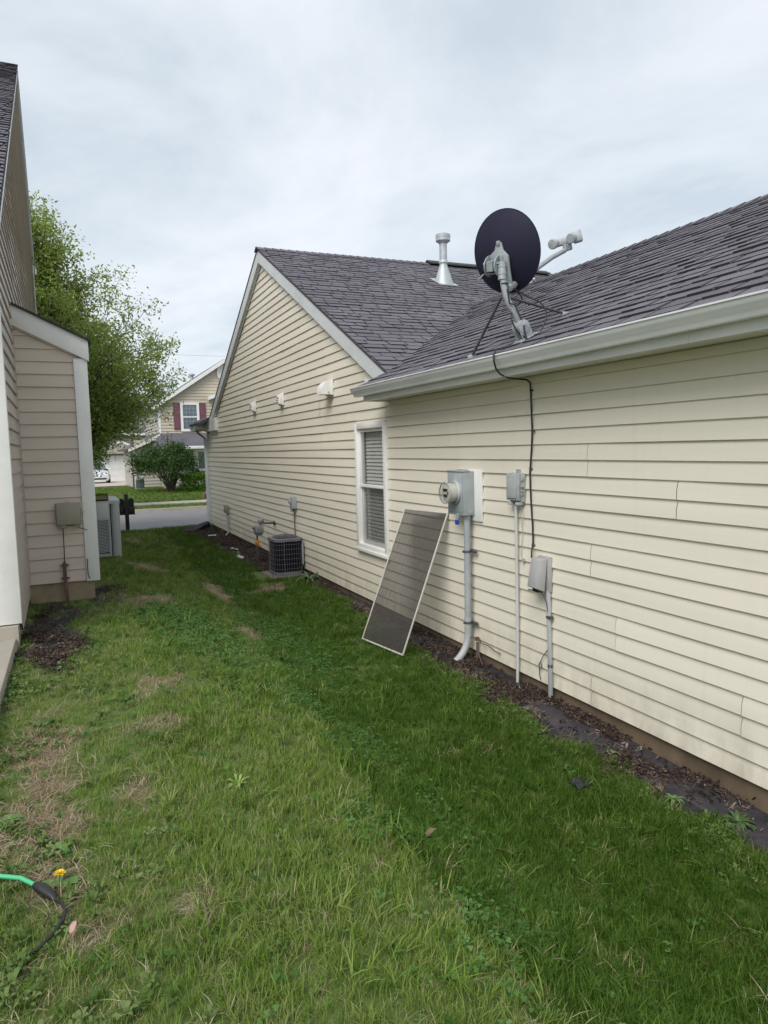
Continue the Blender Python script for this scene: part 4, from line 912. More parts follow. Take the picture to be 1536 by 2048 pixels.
# black cable over the gutter and down the wall
C1 = thing('coaxial_cable', 'black cable hanging over the gutter and running down the cream wall', 'cable', (3.26,4.55,1.0))
m = MB(); xw = W-.024
m.tube(arc((3.08,4.36,2.60),(2.97,4.44,2.55),(2.865,4.43,2.535),5)+[Vector(p) for p in [(2.838,4.425,2.50),(2.838,4.42,2.45),(2.86,4.43,2.40),(2.93,4.48,2.365),(3.03,4.53,2.345),(3.13,4.555,2.342),(3.22,4.56,2.338),(3.25,4.56,2.315),(xw,4.562,2.26),(xw,4.555,2.1),(xw,4.545,1.95),(xw,4.557,1.8),(xw-.004,4.573,1.63),(xw,4.573,1.5),(xw,4.563,1.36),(xw,4.547,1.22),(xw,4.543,1.09),(xw-.004,4.545,1.06),(xw-.02,4.535,1.02),(xw-.045,4.50,.98)]], .0072, 8)
m.build('cable', black_p, C1, smooth=60)
for z, y in ((2.26,4.562),(1.95,4.545),(1.66,4.572),(1.07,4.545)):
    m = MB(); m.tube([(xw-.009,y,z-.006),(xw+.012,y-.018,z-.002)], .006, 7); m.lathe([(.0105,-.006),(.0105,.006)], (xw,y,z), (0,0,1), 8); m.build('cable_clip', black_p, C1)

def wall_box(mb, x0, x1, y0, y1, z0, z1): return mb.box(x0, x1, y0, y1, z0, z1)
# electric meter
EM = thing('electric_meter', 'grey electric meter box with round glass meter and thick conduit on a white board', 'meter', (3.2,5.5,-.05))
m = MB(); m.box(W-.032, W-.012, 5.285, 5.74, 1.185, 1.635); m.build('backing_board', white, EM, bevel=.003)
m = MB(); m.box(3.138, W-.033, 5.395, 5.683, 1.236, 1.625); bx_ = m.build('meter_housing', grey_metal, EM, bevel=.005)
m = MB(); m.box(3.130, 3.2, 5.390, 5.688, 1.621, 1.632); m.box(3.1335,3.1375,5.41,5.668,1.262,1.60); m.box(3.20,3.22,5.46,5.62,1.6255,1.64); m.build('cover', grey_metal, bx_, bevel=.003)
m = MB(); m.lathe([(.034,0),(.034,.003),(.028,.003),(.028,.001)], (3.195,5.3945,1.285), (0,-1,0), 20); m.build('knockout', grey_metal, bx_, smooth=30)
m = MB(); m.lathe([(.104,-.003),(.104,.018),(.094,.026),(.090,.018)], (3.133,5.53,1.437), (-1,0,0), 32, cap=False); m.build('sealing_ring', galv, EM, smooth=35)
m = MB(); m.lathe([(.086,.0),(.086,.080),(.080,.092),(.066,.097),(.0,.099)], (3.13,5.53,1.437), (-1,0,0), 28, cap=False); m.build('meter_register', M('meter_inner', (0.56,0.55,0.50), .1, 20, .5), EM, smooth=35)
m = MB(); m.box(3.026,3.033,5.492,5.568,1.452,1.474); m.box(3.026,3.033,5.50,5.56,1.402,1.424); m.box(3.0262,3.033,5.478,5.492,1.425,1.445); m.build('dial_plate', black_p, EM)
m = MB(); m.lathe([(.092,.0),(.092,.09),(.090,.118),(.080,.128),(.0,.132)], (3.13,5.53,1.437), (-1,0,0), 32, cap=False); m.build('glass_cover', meter_glass, EM, smooth=40)
m = MB(); m.lathe([(.0925,-.004),(.098,-.004),(.098,.004),(.0925,.004)], (3.025,5.53,1.437), (-1,0,0), 32, cap=False); m.build('glass_rim', galv, EM, smooth=35)
m = MB(); m.box(3.128,3.138,5.487,5.523,1.215,1.25); m.build('hasp', galv, EM)
m = MB(); m.tube([(3.13,5.516,1.19),(3.13,5.516,1.228),(3.13,5.494,1.228),(3.13,5.494,1.19)], .005, 7); lk = m.build('lock_shackle', galv, EM, smooth=50)
MB().box(3.118,3.142,5.487,5.523,1.15,1.193).build('padlock', blue_p, EM, bevel=.003)
m = MB(); m.tube([(3.2,5.45,1.245),(3.2,5.452,1.205)], .036, 16); m.tube([(3.2,5.45,1.21),(3.2,5.456,.29)], .0295, 16, cap=False)
m.tube([(3.2,5.456,.29),(3.2,5.458,.18)], .0275, 16)
cdt = m.build('conduit', grey_metal, EM, smooth=50)
m = MB(); m.tube([(3.2,5.456,.31),(3.2,5.457,.17)]+arc((3.2,5.457,.165),(3.2,5.455,.02),(3.06,5.44,-.075),10), .0325, 16); m.build('conduit_sweep', grey_pvc, EM, smooth=50)
for z in (.91,.265):
    m = MB(); m.lathe([(.034,-.011),(.034,.011),(.0305,.011),(.0305,-.011)], (3.2,5.454,z), (0,0,1), 18, cap=False); m.box(3.228,3.25,5.36,5.50,z-.011,z+.011); m.box(3.150,3.172,5.451,5.457,z-.01,z+.01); m.lathe([(.008,0),(.008,.012)], (3.225,5.372,z), (-1,0,0), 6); m.build('pipe_clamp', dark_steel, EM, bevel=.002)
m = MB(); m.tube([(3.235,5.36,-.06),(3.235,5.36,.10)], .012, 8); m.lathe([(.02,-.015),(.02,.015)], (3.235,5.36,.13), (0,0,1), 8); m.build('ground_rod', rust, EM)
m = MB(); m.tube([(3.2,5.42,.135),(3.235,5.36,.135),(3.245,5.29,.10),(3.25,5.2,.105),(3.25,5.10,.085),(3.255,5.02,.078)], .004, 6); m.tube([(3.235,5.36,.06),(3.22,5.30,-.02),(3.20,5.22,-.065)], .006, 6); m.build('ground_wire', dark_steel, EM, smooth=50)
# telephone box
TB = thing('telephone_box', 'weathered grey hinged utility box with thin pale conduit, between the meter and the black cable', 'utility box', (3.24,4.74,-.05))
m = MB(); m.box(3.232, W-.013, 4.648, 4.822, 1.395, 1.625); tb = m.build('base', grey_pvc, TB, bevel=.006)
m = MB(); m.box(3.196, 3.231, 4.66, 4.815, 1.408, 1.622); m.box(3.185,3.1955,4.672,4.803,1.425,1.608); m.build('lid', M('blotchy_grey_pvc', (0.42,0.44,0.45), .08, 6, .55, dirt=(0.24,0.26,0.29), dirt_amt=.9, dirt_scale=13), TB, bevel=.006)
m = MB()
for z in (1.575,1.515,1.46): m.box(3.215, 3.245, 4.640, 4.6475, z-.012, z+.012)
m.lathe([(.010,0),(.010,.012)], (3.22,4.640,1.52), (0,-1,0), 8); m.lathe([(.010,0),(.010,.012)], (3.22,4.640,1.485), (0,-1,0), 8)
m.build('latch', grey_plastic, TB, bevel=.002)
m = MB(); m.box(3.235,3.262,4.705,4.735,1.6255,1.65); m.box(3.235,3.245,4.70,4.74,1.648,1.653); m.build('mounting_tab', galv, TB)
m = MB(); m.box(3.20,3.26,4.665,4.705,1.37,1.3945); m.box(3.20,3.26,4.765,4.805,1.37,1.3945); m.build('cable_port', grey_pvc, TB, bevel=.004)
m = MB(); m.tube([(3.235,4.742,1.396),(3.235,4.742,1.36)], .009, 8); m.build('cable_stub', black_p, TB)
m = MB(); m.tube([(3.236,4.742,1.362),(3.238,4.738,.7),(3.236,4.735,.1),(3.234,4.735,-.08)], .0125, 12); m.build('conduit', pale_pvc, TB, smooth=50)
m = MB(); m.tube([(3.24,4.70,1.38),(3.25,4.69,1.26),(3.252,4.675,1.15),(3.25,4.69,1.03),(3.255,4.70,.96),(3.25,4.675,.94),(3.252,4.672,.90)], .003, 5); m.tube([(3.25,4.69,1.38),(3.255,4.665,1.3),(3.25,4.662,1.22)], .002, 5)
m.box(3.25,3.262,4.66,4.69,.925,.945); m.build('ground_wire', grey_plastic, TB, smooth=50)
# hanging cable box
HB = thing('cable_box', 'grey cable box with a loose slanted cover at the foot of the black cable', 'utility box', (3.24,4.38,-.05))
m = MB(); m.box(3.232, W-.013, 4.315, 4.452, .735, 1.0); m.build('back_plate', grey_plastic, HB, bevel=.004)
m = MB(); m.add([(3.168,4.328,.987),(3.168,4.446,.987),(3.130,4.450,.775),(3.130,4.330,.770),(3.228,4.324,.992),(3.228,4.450,.992),(3.205,4.452,.745),(3.205,4.326,.738)], [(0,1,2,3),(0,4,5,1),(0,3,7,4),(1,5,6,2),(4,7,6,5),(3,2,6,7)]); m.build('cover', grey_plastic, HB, bevel=.007)
m = MB(); m.box(3.16,3.20,4.35,4.42,.735,.760); m.tube([(3.15,4.46,.742),(3.17,4.40,.742),(3.19,4.35,.735)], .005, 6); m.build('cable_tail', black_p, HB)
m = MB(); m.tube([(3.2,4.36,.74),(3.22,4.33,.66),(3.235,4.318,.56)], .0035, 6); m.build('drop_wire', dark_steel, HB, smooth=50)
m = MB(); rtube(m, [(3.242,4.335,.745),(3.242,4.318,.25),(3.238,4.305,-.07)], .013, .014); cd = m.build('conduit', grey_pvc, HB, bevel=.004)
for z in (.545,.17): m = MB(); m.box(3.225,3.257,4.292,4.342,z-.010,z+.010) if z > .3 else m.lathe([(.019,-.012),(.019,.012)], (3.242,4.316,z), (0,0,1), 10); m.build('conduit_strap', dark_steel, cd)
m = MB(); m.tube([(3.25,4.33,.31),(3.252,4.37,.27),(3.25,4.42,.21),(3.255,4.45,.17),(3.25,4.47,.14),(3.252,4.455,.10),(3.25,4.43,.12),(3.252,4.44,.16),(3.25,4.465,.15),(3.25,4.46,.06),(3.252,4.445,.02)], .0035, 6); m.build('loose_wire', dark_steel, HB, smooth=50)
# two louvred vents and a hood
for y, lab in ((13.37,'small white louvred vent cover on the gable wall, the one farther from the hood vent'), (11.47,'small white louvred vent cover on the gable wall, next to the hood vent')):
    V = thing('wall_vent', lab, 'vent', (W-.02,y,2.68), 'vents in a row on the cream gable')
    MB().box(W-.05, W-.012, y-.10, y+.10, 2.585, 2.775).build('flange', white, V, bevel=.004)
    m = MB(); m.prism([(W-.05,2.60),(W-.05,2.76),(W-.085,2.755),(W-.10,2.63),(W-.10,2.605)], 'y', y-.085, y+.085); m.build('cover', white, V, bevel=.004)
    for i in range(3): MB().box(W-.112, W-.086, y-.07, y+.07, 2.635+i*.038, 2.645+i*.038).build('louver', white, V)
V = thing('hood_vent', 'large white curved hood vent high on the cream gable wall, nearest the gutter corner', 'vent', (W-.02,9.11,2.66), 'vents in a row on the cream gable')
MB().box(W-.045, W-.012, 8.99, 9.22, 2.565, 2.765).build('flange', white, V, bevel=.004)
m = MB(); m.prism([(W-.046,2.575)]+[(W-.046-.135*math.sin(t), 2.59+.17*math.cos(t)) for t in [i*math.pi/16 for i in range(9)]]+[(W-.046-.135,2.575)], 'y', 9.005, 9.205); m.build('hood', white, V, smooth=40)
m = MB(); m.lathe([(.013,0),(.013,.006)], (W-.08,9.0045,2.60), (0,-1,0), 8); m.build('rivet', galv, V)
# roof flue
FL = thing('roof_flue', 'galvanised flue pipe with round cap and conical flashing on the main roof', 'flue', (6.12,11.1,4.68))
m = MB(); ctr = Vector((6.12,11.1,0)); zb_ = mz(11.1)+.02
T0 = [(6.12+.16*math.cos(t), 11.1+.16*math.sin(t)-.03, zb_+.5*(.16*math.sin(t)-.03)+.004) for t in [i*2*math.pi/20 for i in range(20)]]
T1 = [(6.12+.055*math.cos(t), 11.1+.055*math.sin(t), zb_+.31) for t in [i*2*math.pi/20 for i in range(20)]]
m.add(T0+T1, [(i,(i+1)%20,20+(i+1)%20,20+i) for i in range(20)]); m.build('flashing_cone', galv, FL, smooth=50)
m = MB(); m.add([(5.94,10.90,mz(10.90)+.018),(6.30,10.90,mz(10.90)+.018),(6.30,11.28,mz(11.28)+.018),(5.94,11.28,mz(11.28)+.018),(5.94,10.90,mz(10.90)+.022),(6.30,10.90,mz(10.90)+.022),(6.30,11.28,mz(11.28)+.022),(5.94,11.28,mz(11.28)+.022)], [(0,3,2,1),(4,5,6,7),(0,1,5,4),(1,2,6,5),(2,3,7,6),(3,0,4,7)]); m.build('flashing', galv, FL)
m = MB(); m.tube([(6.12,11.1,zb_+.25),(6.12,11.1,zb_+.66)], .066, 20); m.lathe([(.078,-.02),(.078,.02),(.068,.03)], (6.12,11.1,zb_+.33), (0,0,1), 20); m.build('pipe', galv, FL, smooth=45)
m = MB(); m.lathe([(.07,.64),(.10,.665),(.125,.68),(.125,.735),(.128,.737),(.128,.785),(.10,.80),(.0,.805)], (6.12,11.1,zb_), (0,0,1), 24, cap=False); m.build('cap', galv, FL, smooth=35)
RV = thing('roof_box_vent', 'small white box vent on the roof half hidden behind the dish', 'vent', (7.55,10.7,4.45))
m = MB(); m.box(7.45,7.62,10.6,10.8,4.40,4.72); m.build('box', white, RV, bevel=.01); m = MB(); m.box(7.42,7.65,10.57,10.83,4.72,4.745); m.build('lid', white, RV)

# ================================================================== AIR CONDITIONERS, GAS METER, BOXES
A = thing('air_conditioner', 'dark air conditioner with a wire grille on a slab against the cream wall', 'air conditioner', (2.93,10.7,-.06))
AX0, AX1, AY0, AY1, AZ0, AZ1 = 2.775, 3.225, 10.44, 10.94, -.045, .49
MB().box(2.69, 3.26, 10.37, 11.05, -.12, -.066).build('pad', M('damp_concrete',(0.16,0.145,0.135),.2,6,.9,bmp=.4), A, bevel=.008)
def rrect(x0, x1, y0, y1, r, n=5):
    P = []
    for (cx_, cy_, a0) in ((x1-r,y1-r,0),(x0+r,y1-r,90),(x0+r,y0+r,180),(x1-r,y0+r,270)):
        for i in range(n+1): t = R(a0+90*i/n); P.append((cx_+r*math.cos(t), cy_+r*math.sin(t)))
    return P
m = MB(); m.prism(rrect(AX0+.02,AX1-.02,AY0+.02,AY1-.02,.09), 'z', AZ0+.02, AZ1-.02); m.build('coil', coil_m, A, smooth=40)
m = MB(); m.prism(rrect(AX0,AX1,AY0,AY1,.10), 'z', AZ0-.02, AZ0+.03); m.build('base_pan', wire_m, A, smooth=40)
per = rrect(AX0+.003,AX1-.003,AY0+.003,AY1-.003,.10)
for i in range(6):
    z = AZ0+.05+i*(AZ1-AZ0-.085)/6+.03; m = MB(); m.tube([(p[0],p[1],z) for p in per+[per[0]]], .002, 5, cap=False); m.build('grille_wire', wire_m, A)
L_ = sum(math.dist(per[i], per[(i+1)%len(per)]) for i in range(len(per))); nv = 44
acc = 0; tgt = 0
for i in range(len(per)):
    a_, b_ = per[i], per[(i+1)%len(per)]; d = math.dist(a_, b_)
    while tgt <= acc+d and tgt < L_:
        f_ = (tgt-acc)/d if d else 0; x = a_[0]+(b_[0]-a_[0])*f_; y = a_[1]+(b_[1]-a_[1])*f_
        big = (round(tgt/(L_/nv)) % 11 == 5)
        m = MB(); m.tube([(x,y,AZ0+.02),(x,y,AZ1-.03)], .0045 if big else .0016, 5); m.build('grille_wire', wire_m, A); tgt += L_/nv
    acc += d
m = MB()
o_, i_ = rrect(AX0-.008,AX1+.008,AY0-.008,AY1+.008,.105), rrect(AX0+.05,AX1-.05,AY0+.05,AY1-.05,.09); n = len(o_)
m.add([(*p,AZ1-.035) for p in o_]+[(*p,AZ1+.002) for p in o_]+[(*p,AZ1+.012) for p in i_]+[(*p,AZ1-.02) for p in i_], [(k*n+j,k*n+(j+1)%n,(k+1)*n+(j+1)%n,(k+1)*n+j) for k in range(3) for j in range(n)]); m.build('top_cover', wire_m, A, smooth=40)
m = MB(); cxy = ((AX0+AX1)/2,(AY0+AY1)/2)
for j in range(9):
    t = 2*math.pi*j/9; m.tube([(cxy[0]+.03*math.cos(t),cxy[1]+.03*math.sin(t),AZ1+.05),(cxy[0]+.14*math.cos(t),cxy[1]+.14*math.sin(t),AZ1+.042),(cxy[0]+.20*math.cos(t),cxy[1]+.20*math.sin(t),AZ1+.006)], .004, 5)
for r_ in (.05,.09,.125,.16,.19): m.tube([(cxy[0]+r_*math.cos(t),cxy[1]+r_*math.sin(t),AZ1+.05-max(0,r_-.1)*.32) for t in [i*2*math.pi/24 for i in range(25)]], .0028, 4, cap=False)
m.build('fan_guard', wire_m, A, smooth=50)
m = MB(); m.lathe([(.19,.0),(.0,.01)], (cxy[0],cxy[1],AZ1-.02), (0,0,1), 20, cap=False); m.build('fan_shroud', coil_m, A)
MB().box(AX1-.012, AX1+.012, AY0+.05, AY1-.04, AZ0+.12, AZ1-.04).build('service_panel', acgrey, A, bevel=.006)
m = MB(); m.tube([(AX1+.01,10.8,.06),(3.27,10.82,.02)]+arc((3.27,10.82,.02),(3.33,10.7,.0),(3.25,10.5,-.06),5), .03, 10); m.build('refrigerant_line', black_p, A, smooth=50)
# disconnect switch
DS = thing('disconnect_box', 'small grey disconnect box with a thin pipe above the dark air conditioner', 'utility box', (3.22,10.95,.95))
MB().box(3.185, W-.012, 10.86, 10.985, .915, 1.105).build('box', grey_metal, DS, bevel=.006)
MB().box(3.155, 3.184, 10.92, 10.985, 1.0, 1.06).build('handle', galv, DS, bevel=.006)
MB().box(3.19, 3.25, 10.93, 11.0, .865, .914).build('junction', grey_plastic, DS, bevel=.004)
m = MB(); m.tube([(3.235,10.91,.92),(3.24,10.93,.45),(3.22,10.9,.30)], .009, 8); m.build('whip', rust, DS, smooth=50)
# gas meter
gas_grey = M('gas_meter_grey', (0.20,0.205,0.225), .15, 14, .5, dirt=(0.38,0.38,0.38), dirt_amt=.6, dirt_scale=12)
GM = thing('gas_meter', 'grey gas meter and regulator on a dark pipe with an ochre valve', 'gas meter', (2.9,12,-.08))
m = MB(); m.box(2.83,2.98,11.9,12.06,.44,.57); m.prism([(2.83,.44),(2.98,.44),(2.95,.40),(2.86,.40)], 'y', 11.92, 12.04); m.build('meter_body', gas_grey, GM, bevel=.02)
m = MB(); m.lathe([(.0,-.03),(.04,-.025),(.058,-.006),(.058,.006),(.042,.02),(.022,.045),(.0,.05)], (2.955,12.0,.64), (0,-1,.15), 18, cap=False); m.build('regulator', gas_grey, GM, smooth=45)
m = MB(); m.tube([(2.94,12.0,.57),(2.95,12,.64),(3.02,12.05,.60),(3.27,12.25,.565)], .016, 8); m.tube([(2.83,11.98,.53),(2.80,11.96,.53)], .014, 8); m.tube([(2.88,11.99,.42),(2.875,12.0,.2),(2.865,12.0,-.1)], .016, 8); m.lathe([(.045,0),(.045,.01)], (3.255,12.24,.567), (-1,0,0), 10); m.build('gas_pipe', dark_steel, GM, smooth=45)
m = MB(); m.lathe([(.018,-.05),(.03,-.04),(.03,-.012),(.04,-.008),(.04,.012),(.03,.016),(.03,.04),(.02,.05)], (2.878,12,.27), (0,0,1), 10); m.box(2.84,2.92,11.985,12.015,.262,.28); m.tube([(2.90,11.97,.24),(2.93,11.95,.2)], .014, 6); m.build('valve', yellow, GM, smooth=40)
# far phone box
FB = thing('phone_junction_box', 'little beige box on a thin pipe near the far corner of the cream wall', 'utility box', (3.23,16.4,0))
MB().box(3.20, W-.012, 16.2, 16.5, .44, .625).build('box', beige_plastic, FB, bevel=.008)
m = MB(); m.tube([(3.235,16.25,.44),(3.235,16.22,.1),(3.22,16.2,-.0),(3.12,16.15,-.09)], .02, 8); m.build('conduit', grey_pvc, FB, smooth=50)
# splash block, scrap, pebbles
SB = thing('splash_block', 'black ribbed splash block under the far white downspout', 'splash block', (2.9,18.3,-.1))
m = MB(); m.add([(3.22,18.75,.04),(3.22,18.45,.04),(2.62,17.75,-.11),(2.45,18.2,-.12),(3.22,18.75,-.16),(3.22,18.45,-.16),(2.62,17.75,-.16),(2.45,18.2,-.16)], [(0,3,2,1),(4,5,6,7),(0,1,5,4),(1,2,6,5),(2,3,7,6),(3,0,4,7)]); m.build('tray', black_p, SB, bevel=.01)
for k in range(4):
    f_ = k/3; a_ = Vector((3.2,18.75-.3*f_,.052)); b_ = Vector((2.47+.16*f_,18.18-.42*f_,-.10)); m = MB(); m.tube([a_, b_], .014, 5); m.build('rib', black_p, SB)
o = MB().box(2.82,3.0,16.46,16.52,-.085,-.055).build('plastic_scrap', white, None, bevel=.006); tag(o, 'white strip of scrap lying on the dark mulch by the far downspout', 'scrap'); 
for i in range(9):
    x, y = random.uniform(2.72,3.1), random.choice([13.2,13.5,12.7,14.0,13.3])+random.uniform(-.3,.3); s_ = random.uniform(.025,.06)
    m = MB(); m.lathe([(.0,-.4*s_),(s_*.8,-.3*s_),(s_,0),(s_*.7,.35*s_),(0,.45*s_)], (x,y,float(gz(x,y))+.012), (random.uniform(-.3,.3),random.uniform(-.3,.3),1), 7, cap=False)
    o = m.build('pebble', slabgrey, None); tag(o, 'pale pebble lying loose in the dark mulch beside the gas meter', 'pebble', 'pale pebbles by the gas meter')

# window screen leaning on the wall
frame_m = M('dull_screen_frame', (0.55,0.53,0.48), .08, 6, .5)
S = thing('window_screen', 'long see-through dark insect screen in a white frame leaning against the cream wall', 'insect screen', (2.63,6.1,-.05))
BL, BR_, TR = Vector((2.577,6.488,-.055)), Vector((2.682,5.749,-.05)), Vector((3.248,5.965,1.228))
u = (BR_-BL); wv = u.length; u.normalize(); v = (TR-BR_); v = v-u*v.dot(u)*.6; hh = v.length; v.normalize(); n_ = u.cross(v).normalized()
SX = Matrix(((u.x,v.x,n_.x,BL.x),(u.y,v.y,n_.y,BL.y),(u.z,v.z,n_.z,BL.z),(0,0,0,1)))
for nm, a in (('frame_rail',(0,.015,0,hh)),('frame_rail',(wv-.015,wv,0,hh)),('frame_rail',(.0152,wv-.0152,0,.014)),('frame_rail',(.0152,wv-.0152,hh-.020,hh))):
    m = MB(); m.xf = SX; m.box(a[0],a[1],a[2],a[3],-.006,.006); m.build(nm, frame_m, S, bevel=.002)
m = MB(); m.xf = SX; k1, k2 = 12, 20
vs = [(.013+(wv-.026)*i/k1, .013+(hh-.03)*j/k2, .002*math.sin(i*1.7+j*.6)+.0015*math.sin(j*1.3)) for j in range(k2+1) for i in range(k1+1)]
m.add(vs, [(j*(k1+1)+i, j*(k1+1)+i+1, (j+1)*(k1+1)+i+1, (j+1)*(k1+1)+i) for j in range(k2) for i in range(k1)]); m.build('mesh', screen_mesh, S, smooth=60)

# on the tan bump-out
PB = thing('cable_junction_box', 'olive beige utility box on the tan bump-out above a rusty pipe', 'utility box', (-.04,7.34,1.3))
MB().box(-.150,.070,7.335,7.352,1.19,1.405).build('back_plate', beige_plastic, PB, bevel=.004)
m = MB(); m.box(-.143,.062,7.262,7.334,1.2,1.408); m.build('lid', beige_plastic, PB, bevel=.012)
m = MB(); m.box(-.125,-.065,7.28,7.34,1.175,1.1995); m.box(.0,.055,7.28,7.34,1.178,1.1995); m.build('cable_port', beige_plastic, PB, bevel=.003)
m = MB(); m.box(-.06,-.05,7.34,7.345,1.4055,1.43); m.box(-.04,-.03,7.34,7.345,1.4055,1.43); m.box(.07,.10,7.335,7.345,1.315,1.325); m.build('mounting_tab', galv, PB)
m = MB(); m.tube([(-.092,7.33,1.176),(-.094,7.335,1.0),(-.098,7.335,.83)], .0045, 6); m.tube([(.03,7.32,1.178),(.07,7.335,1.155),(.12,7.34,1.135)], .0035, 6); m.tube([(.105,7.34,.86),(.10,7.335,.78),(.102,7.335,.70),(.115,7.34,.665)], .004, 6); m.build('cable', black_p, PB, smooth=50)
m = MB(); rtube(m, [(-.100,7.335,.845),(-.100,7.335,.70),(-.098,7.33,.60),(-.088,7.31,.43)], .015, .012); pp = m.build('rusty_pipe', rust, PB, bevel=.004)
for z in (.815,.69): m = MB(); m.box(-.135,-.063,7.318,7.350,z-.007,z+.007); m.build('pipe_strap', rust, pp, bevel=.002)
EB = thing('outdoor_electric_box', 'pale grey metal box on the side of the bump-out, above the louvred unit', 'utility box', (.28,8.1,1.2))
MB().box(BX+.03, .348, 8.0, 8.3, 1.165, 1.365).build('box', acgrey, EB, bevel=.006)
MB().box(BX+.03, .352, 7.99, 8.31, 1.3655, 1.43).build('lid', glass_mat('dusty_clear_lid', (0.55,0.50,0.38), .05), EB)
MB().box(BX-.0, BX+.03, 8.05, 8.25, 1.2, 1.4).build('bracket', galv, EB)
HP = thing('heat_pump', 'tall pale grey louvred outdoor unit standing behind the bump-out of the tan house', 'air conditioner', (.25,11.9,.25))
HX0, HX1, HY0, HY1, HZ0, HZ1 = -.2, .66, 11.5, 12.36, .30, 1.13
MB().box(HX0-.06, HX1+.02, HY0-.02, HY1+.06, .1, .27).build('pad', conc, HP)
m = MB(); m.prism(rrect(HX0+.03,HX1-.03,HY0+.03,HY1-.03,.1), 'z', HZ0, HZ1-.03); m.build('coil', coil_m, HP, smooth=40)
MB().box(HX0+.04, HX1-.04, HY0+.04, HY1-.04, HZ0-.06, HZ0).build('base_rail', black_p, HP)
m = MB(); m.prism(rrect(HX1-.16,HX1,HY0,HY0+.3,.10), 'z', HZ0+.0, HZ1-.02); m.build('corner_panel', acgrey, HP, smooth=40)
for x in (HX0, HX0+.22, HX0+.435, HX1-.175):
    MB().box(x, x+.03, HY0, HY0+.03, HZ0, HZ1-.02).build('corner_post', acgrey, HP)
MB().box(HX0, HX1-.15, HY0+.002, HY0+.03, HZ0, HZ0+.05).build('base_panel', acgrey, HP)
for x0, x1 in ((HX0+.03,HX0+.22),(HX0+.25,HX0+.435),(HX0+.465,HX1-.175)):
    lm = MB(); z = HZ0+.06
    while z < HZ1-.08:
        lm.add([(x0,HY0+.002,z),(x1,HY0+.002,z+.012),(x1,HY0+.02,z+.027),(x0,HY0+.02,z+.015)], [(0,1,2,3)]); z += .022
    lm.build('louver_panel', acgrey, HP)
m = MB(); pr1, pr2, pr3 = rrect(HX0-.01,HX1+.01,HY0-.01,HY1+.01,.13), rrect(HX0+.02,HX1-.02,HY0+.02,HY1-.02,.12), rrect(HX0+.12,HX1-.12,HY0+.12,HY1-.12,.1); n = len(pr1)
m.add([(*p,HZ1-.03) for p in pr1]+[(*p,HZ1+.02) for p in pr1]+[(*p,HZ1+.05) for p in pr2]+[(*p,HZ1+.065) for p in pr3], [(k*n+j,k*n+(j+1)%n,(k+1)*n+(j+1)%n,(k+1)*n+j) for k in range(3) for j in range(n)]+[tuple(range(3*n,4*n))]); m.build('lid', acgrey, HP, smooth=45)
A2 = thing('air_conditioner', 'small grey air conditioner beside the far beige house, left of the bush', 'air conditioner', (3.1,37.0,.1))
MB().box(2.92,3.34,37,37.45,.10,.62).build('casing', acgrey, A2, bevel=.03)
for i in range(7): MB().box(2.95+i*.055,2.975+i*.055,36.985,36.999,.15,.58).build('louver', coil_m, A2)
# double mailbox seen from behind
MBX = thing('double_mailbox', 'black double mailbox on a square black post at the street edge', 'mailbox', (1.35,20.5,-.3))
MB().box(1.30,1.40,20.45,20.55,-.5,.76).build('post', black_p, MBX, bevel=.008)
MB().box(1.15,1.56,20.44,20.80,.20,.235).build('shelf', black_p, MBX)
for x in (1.225,1.475):
    m = MB(); m.prism([(x-.075,.24),(x+.075,.24),(x+.075,.56)]+[(x+.075*math.cos(t),.56+.085*math.sin(t)) for t in [i*math.pi/10 for i in range(1,10)]]+[(x-.075,.56)], 'y', 20.56, 21.0); bo_ = m.build('mailbox_shell', black_p, MBX, smooth=40)
    MB().box(x-.085,x+.085,20.52,20.559,.215,.40).build('back_plate', black_p, bo_, bevel=.004)

# ================================================================== SMALL THINGS IN THE GRASS
def leaf_blade(mb, base, dirv, L, Wd, lift, droop=.5, n=5, fold=.15):
    base = Vector(base); d = Vector(dirv).normalized(); s_ = d.cross(Vector((0,0,1))).normalized(); vs = []
    for i in range(n+1):
        t = i/n; w = Wd*math.sin(math.pi*(.12+.86*t))**.8*(1 if i < n else .15)
        p = base+d*(L*t)+Vector((0,0,lift*t-droop*lift*t*t*1.6))
        vs += [p-s_*w+Vector((0,0,w*fold)), p, p+s_*w+Vector((0,0,w*fold))]
    fs = []
    for i in range(n):
        a = 3*i; fs += [(a,a+1,a+4,a+3),(a+1,a+2,a+5,a+4)]
    mb.add(vs, fs)
def weed(name, label, x, y, nl, L, Wd, seed, mat=plantgreen, lift=.08, cat='weed', group=None, pr=.02):
    rn = random.Random(seed); z = float(gz(x, y)); o = thing(name, label, cat, (x,y,z), group)
    for i in range(nl):
        t = 2*math.pi*i/nl+rn.uniform(-.3,.3); l_ = L*rn.uniform(.65,1.15); m = MB()
        leaf_blade(m, (x+.01*math.cos(t), y+.01*math.sin(t), z+pr), (math.cos(t),math.sin(t),0), l_, Wd*rn.uniform(.7,1.2), lift*rn.uniform(.5,1.4), rn.uniform(.4,.9)); m.build('leaf', mat, o, smooth=60)
    return o
weed('weed_plant', 'leafy green weed in the dark mulch at the right edge by the foundation', 3.06, 2.50, 30, .085, .0085, 1, M('dark_weed_leaf', (0.055,0.105,0.03), .3, 25, .6), lift=.06)
weed('weed_plant', 'small weed with a few wide leaves at the edge of the mulch strip', 2.93, 2.80, 14, .045, .009, 2, lift=.04)
weed('weed_plant', 'small pale weed on the landscape fabric, midway along the mulch strip', 3.02, 3.40, 7, .04, .010, 3, lift=.03)
weed('strap_leaf_plant', 'clump of long strap leaves at the corner of the dark air conditioner slab', 3.12, 9.86, 13, .26, .014, 4, irisgreen, .26, 'plant')
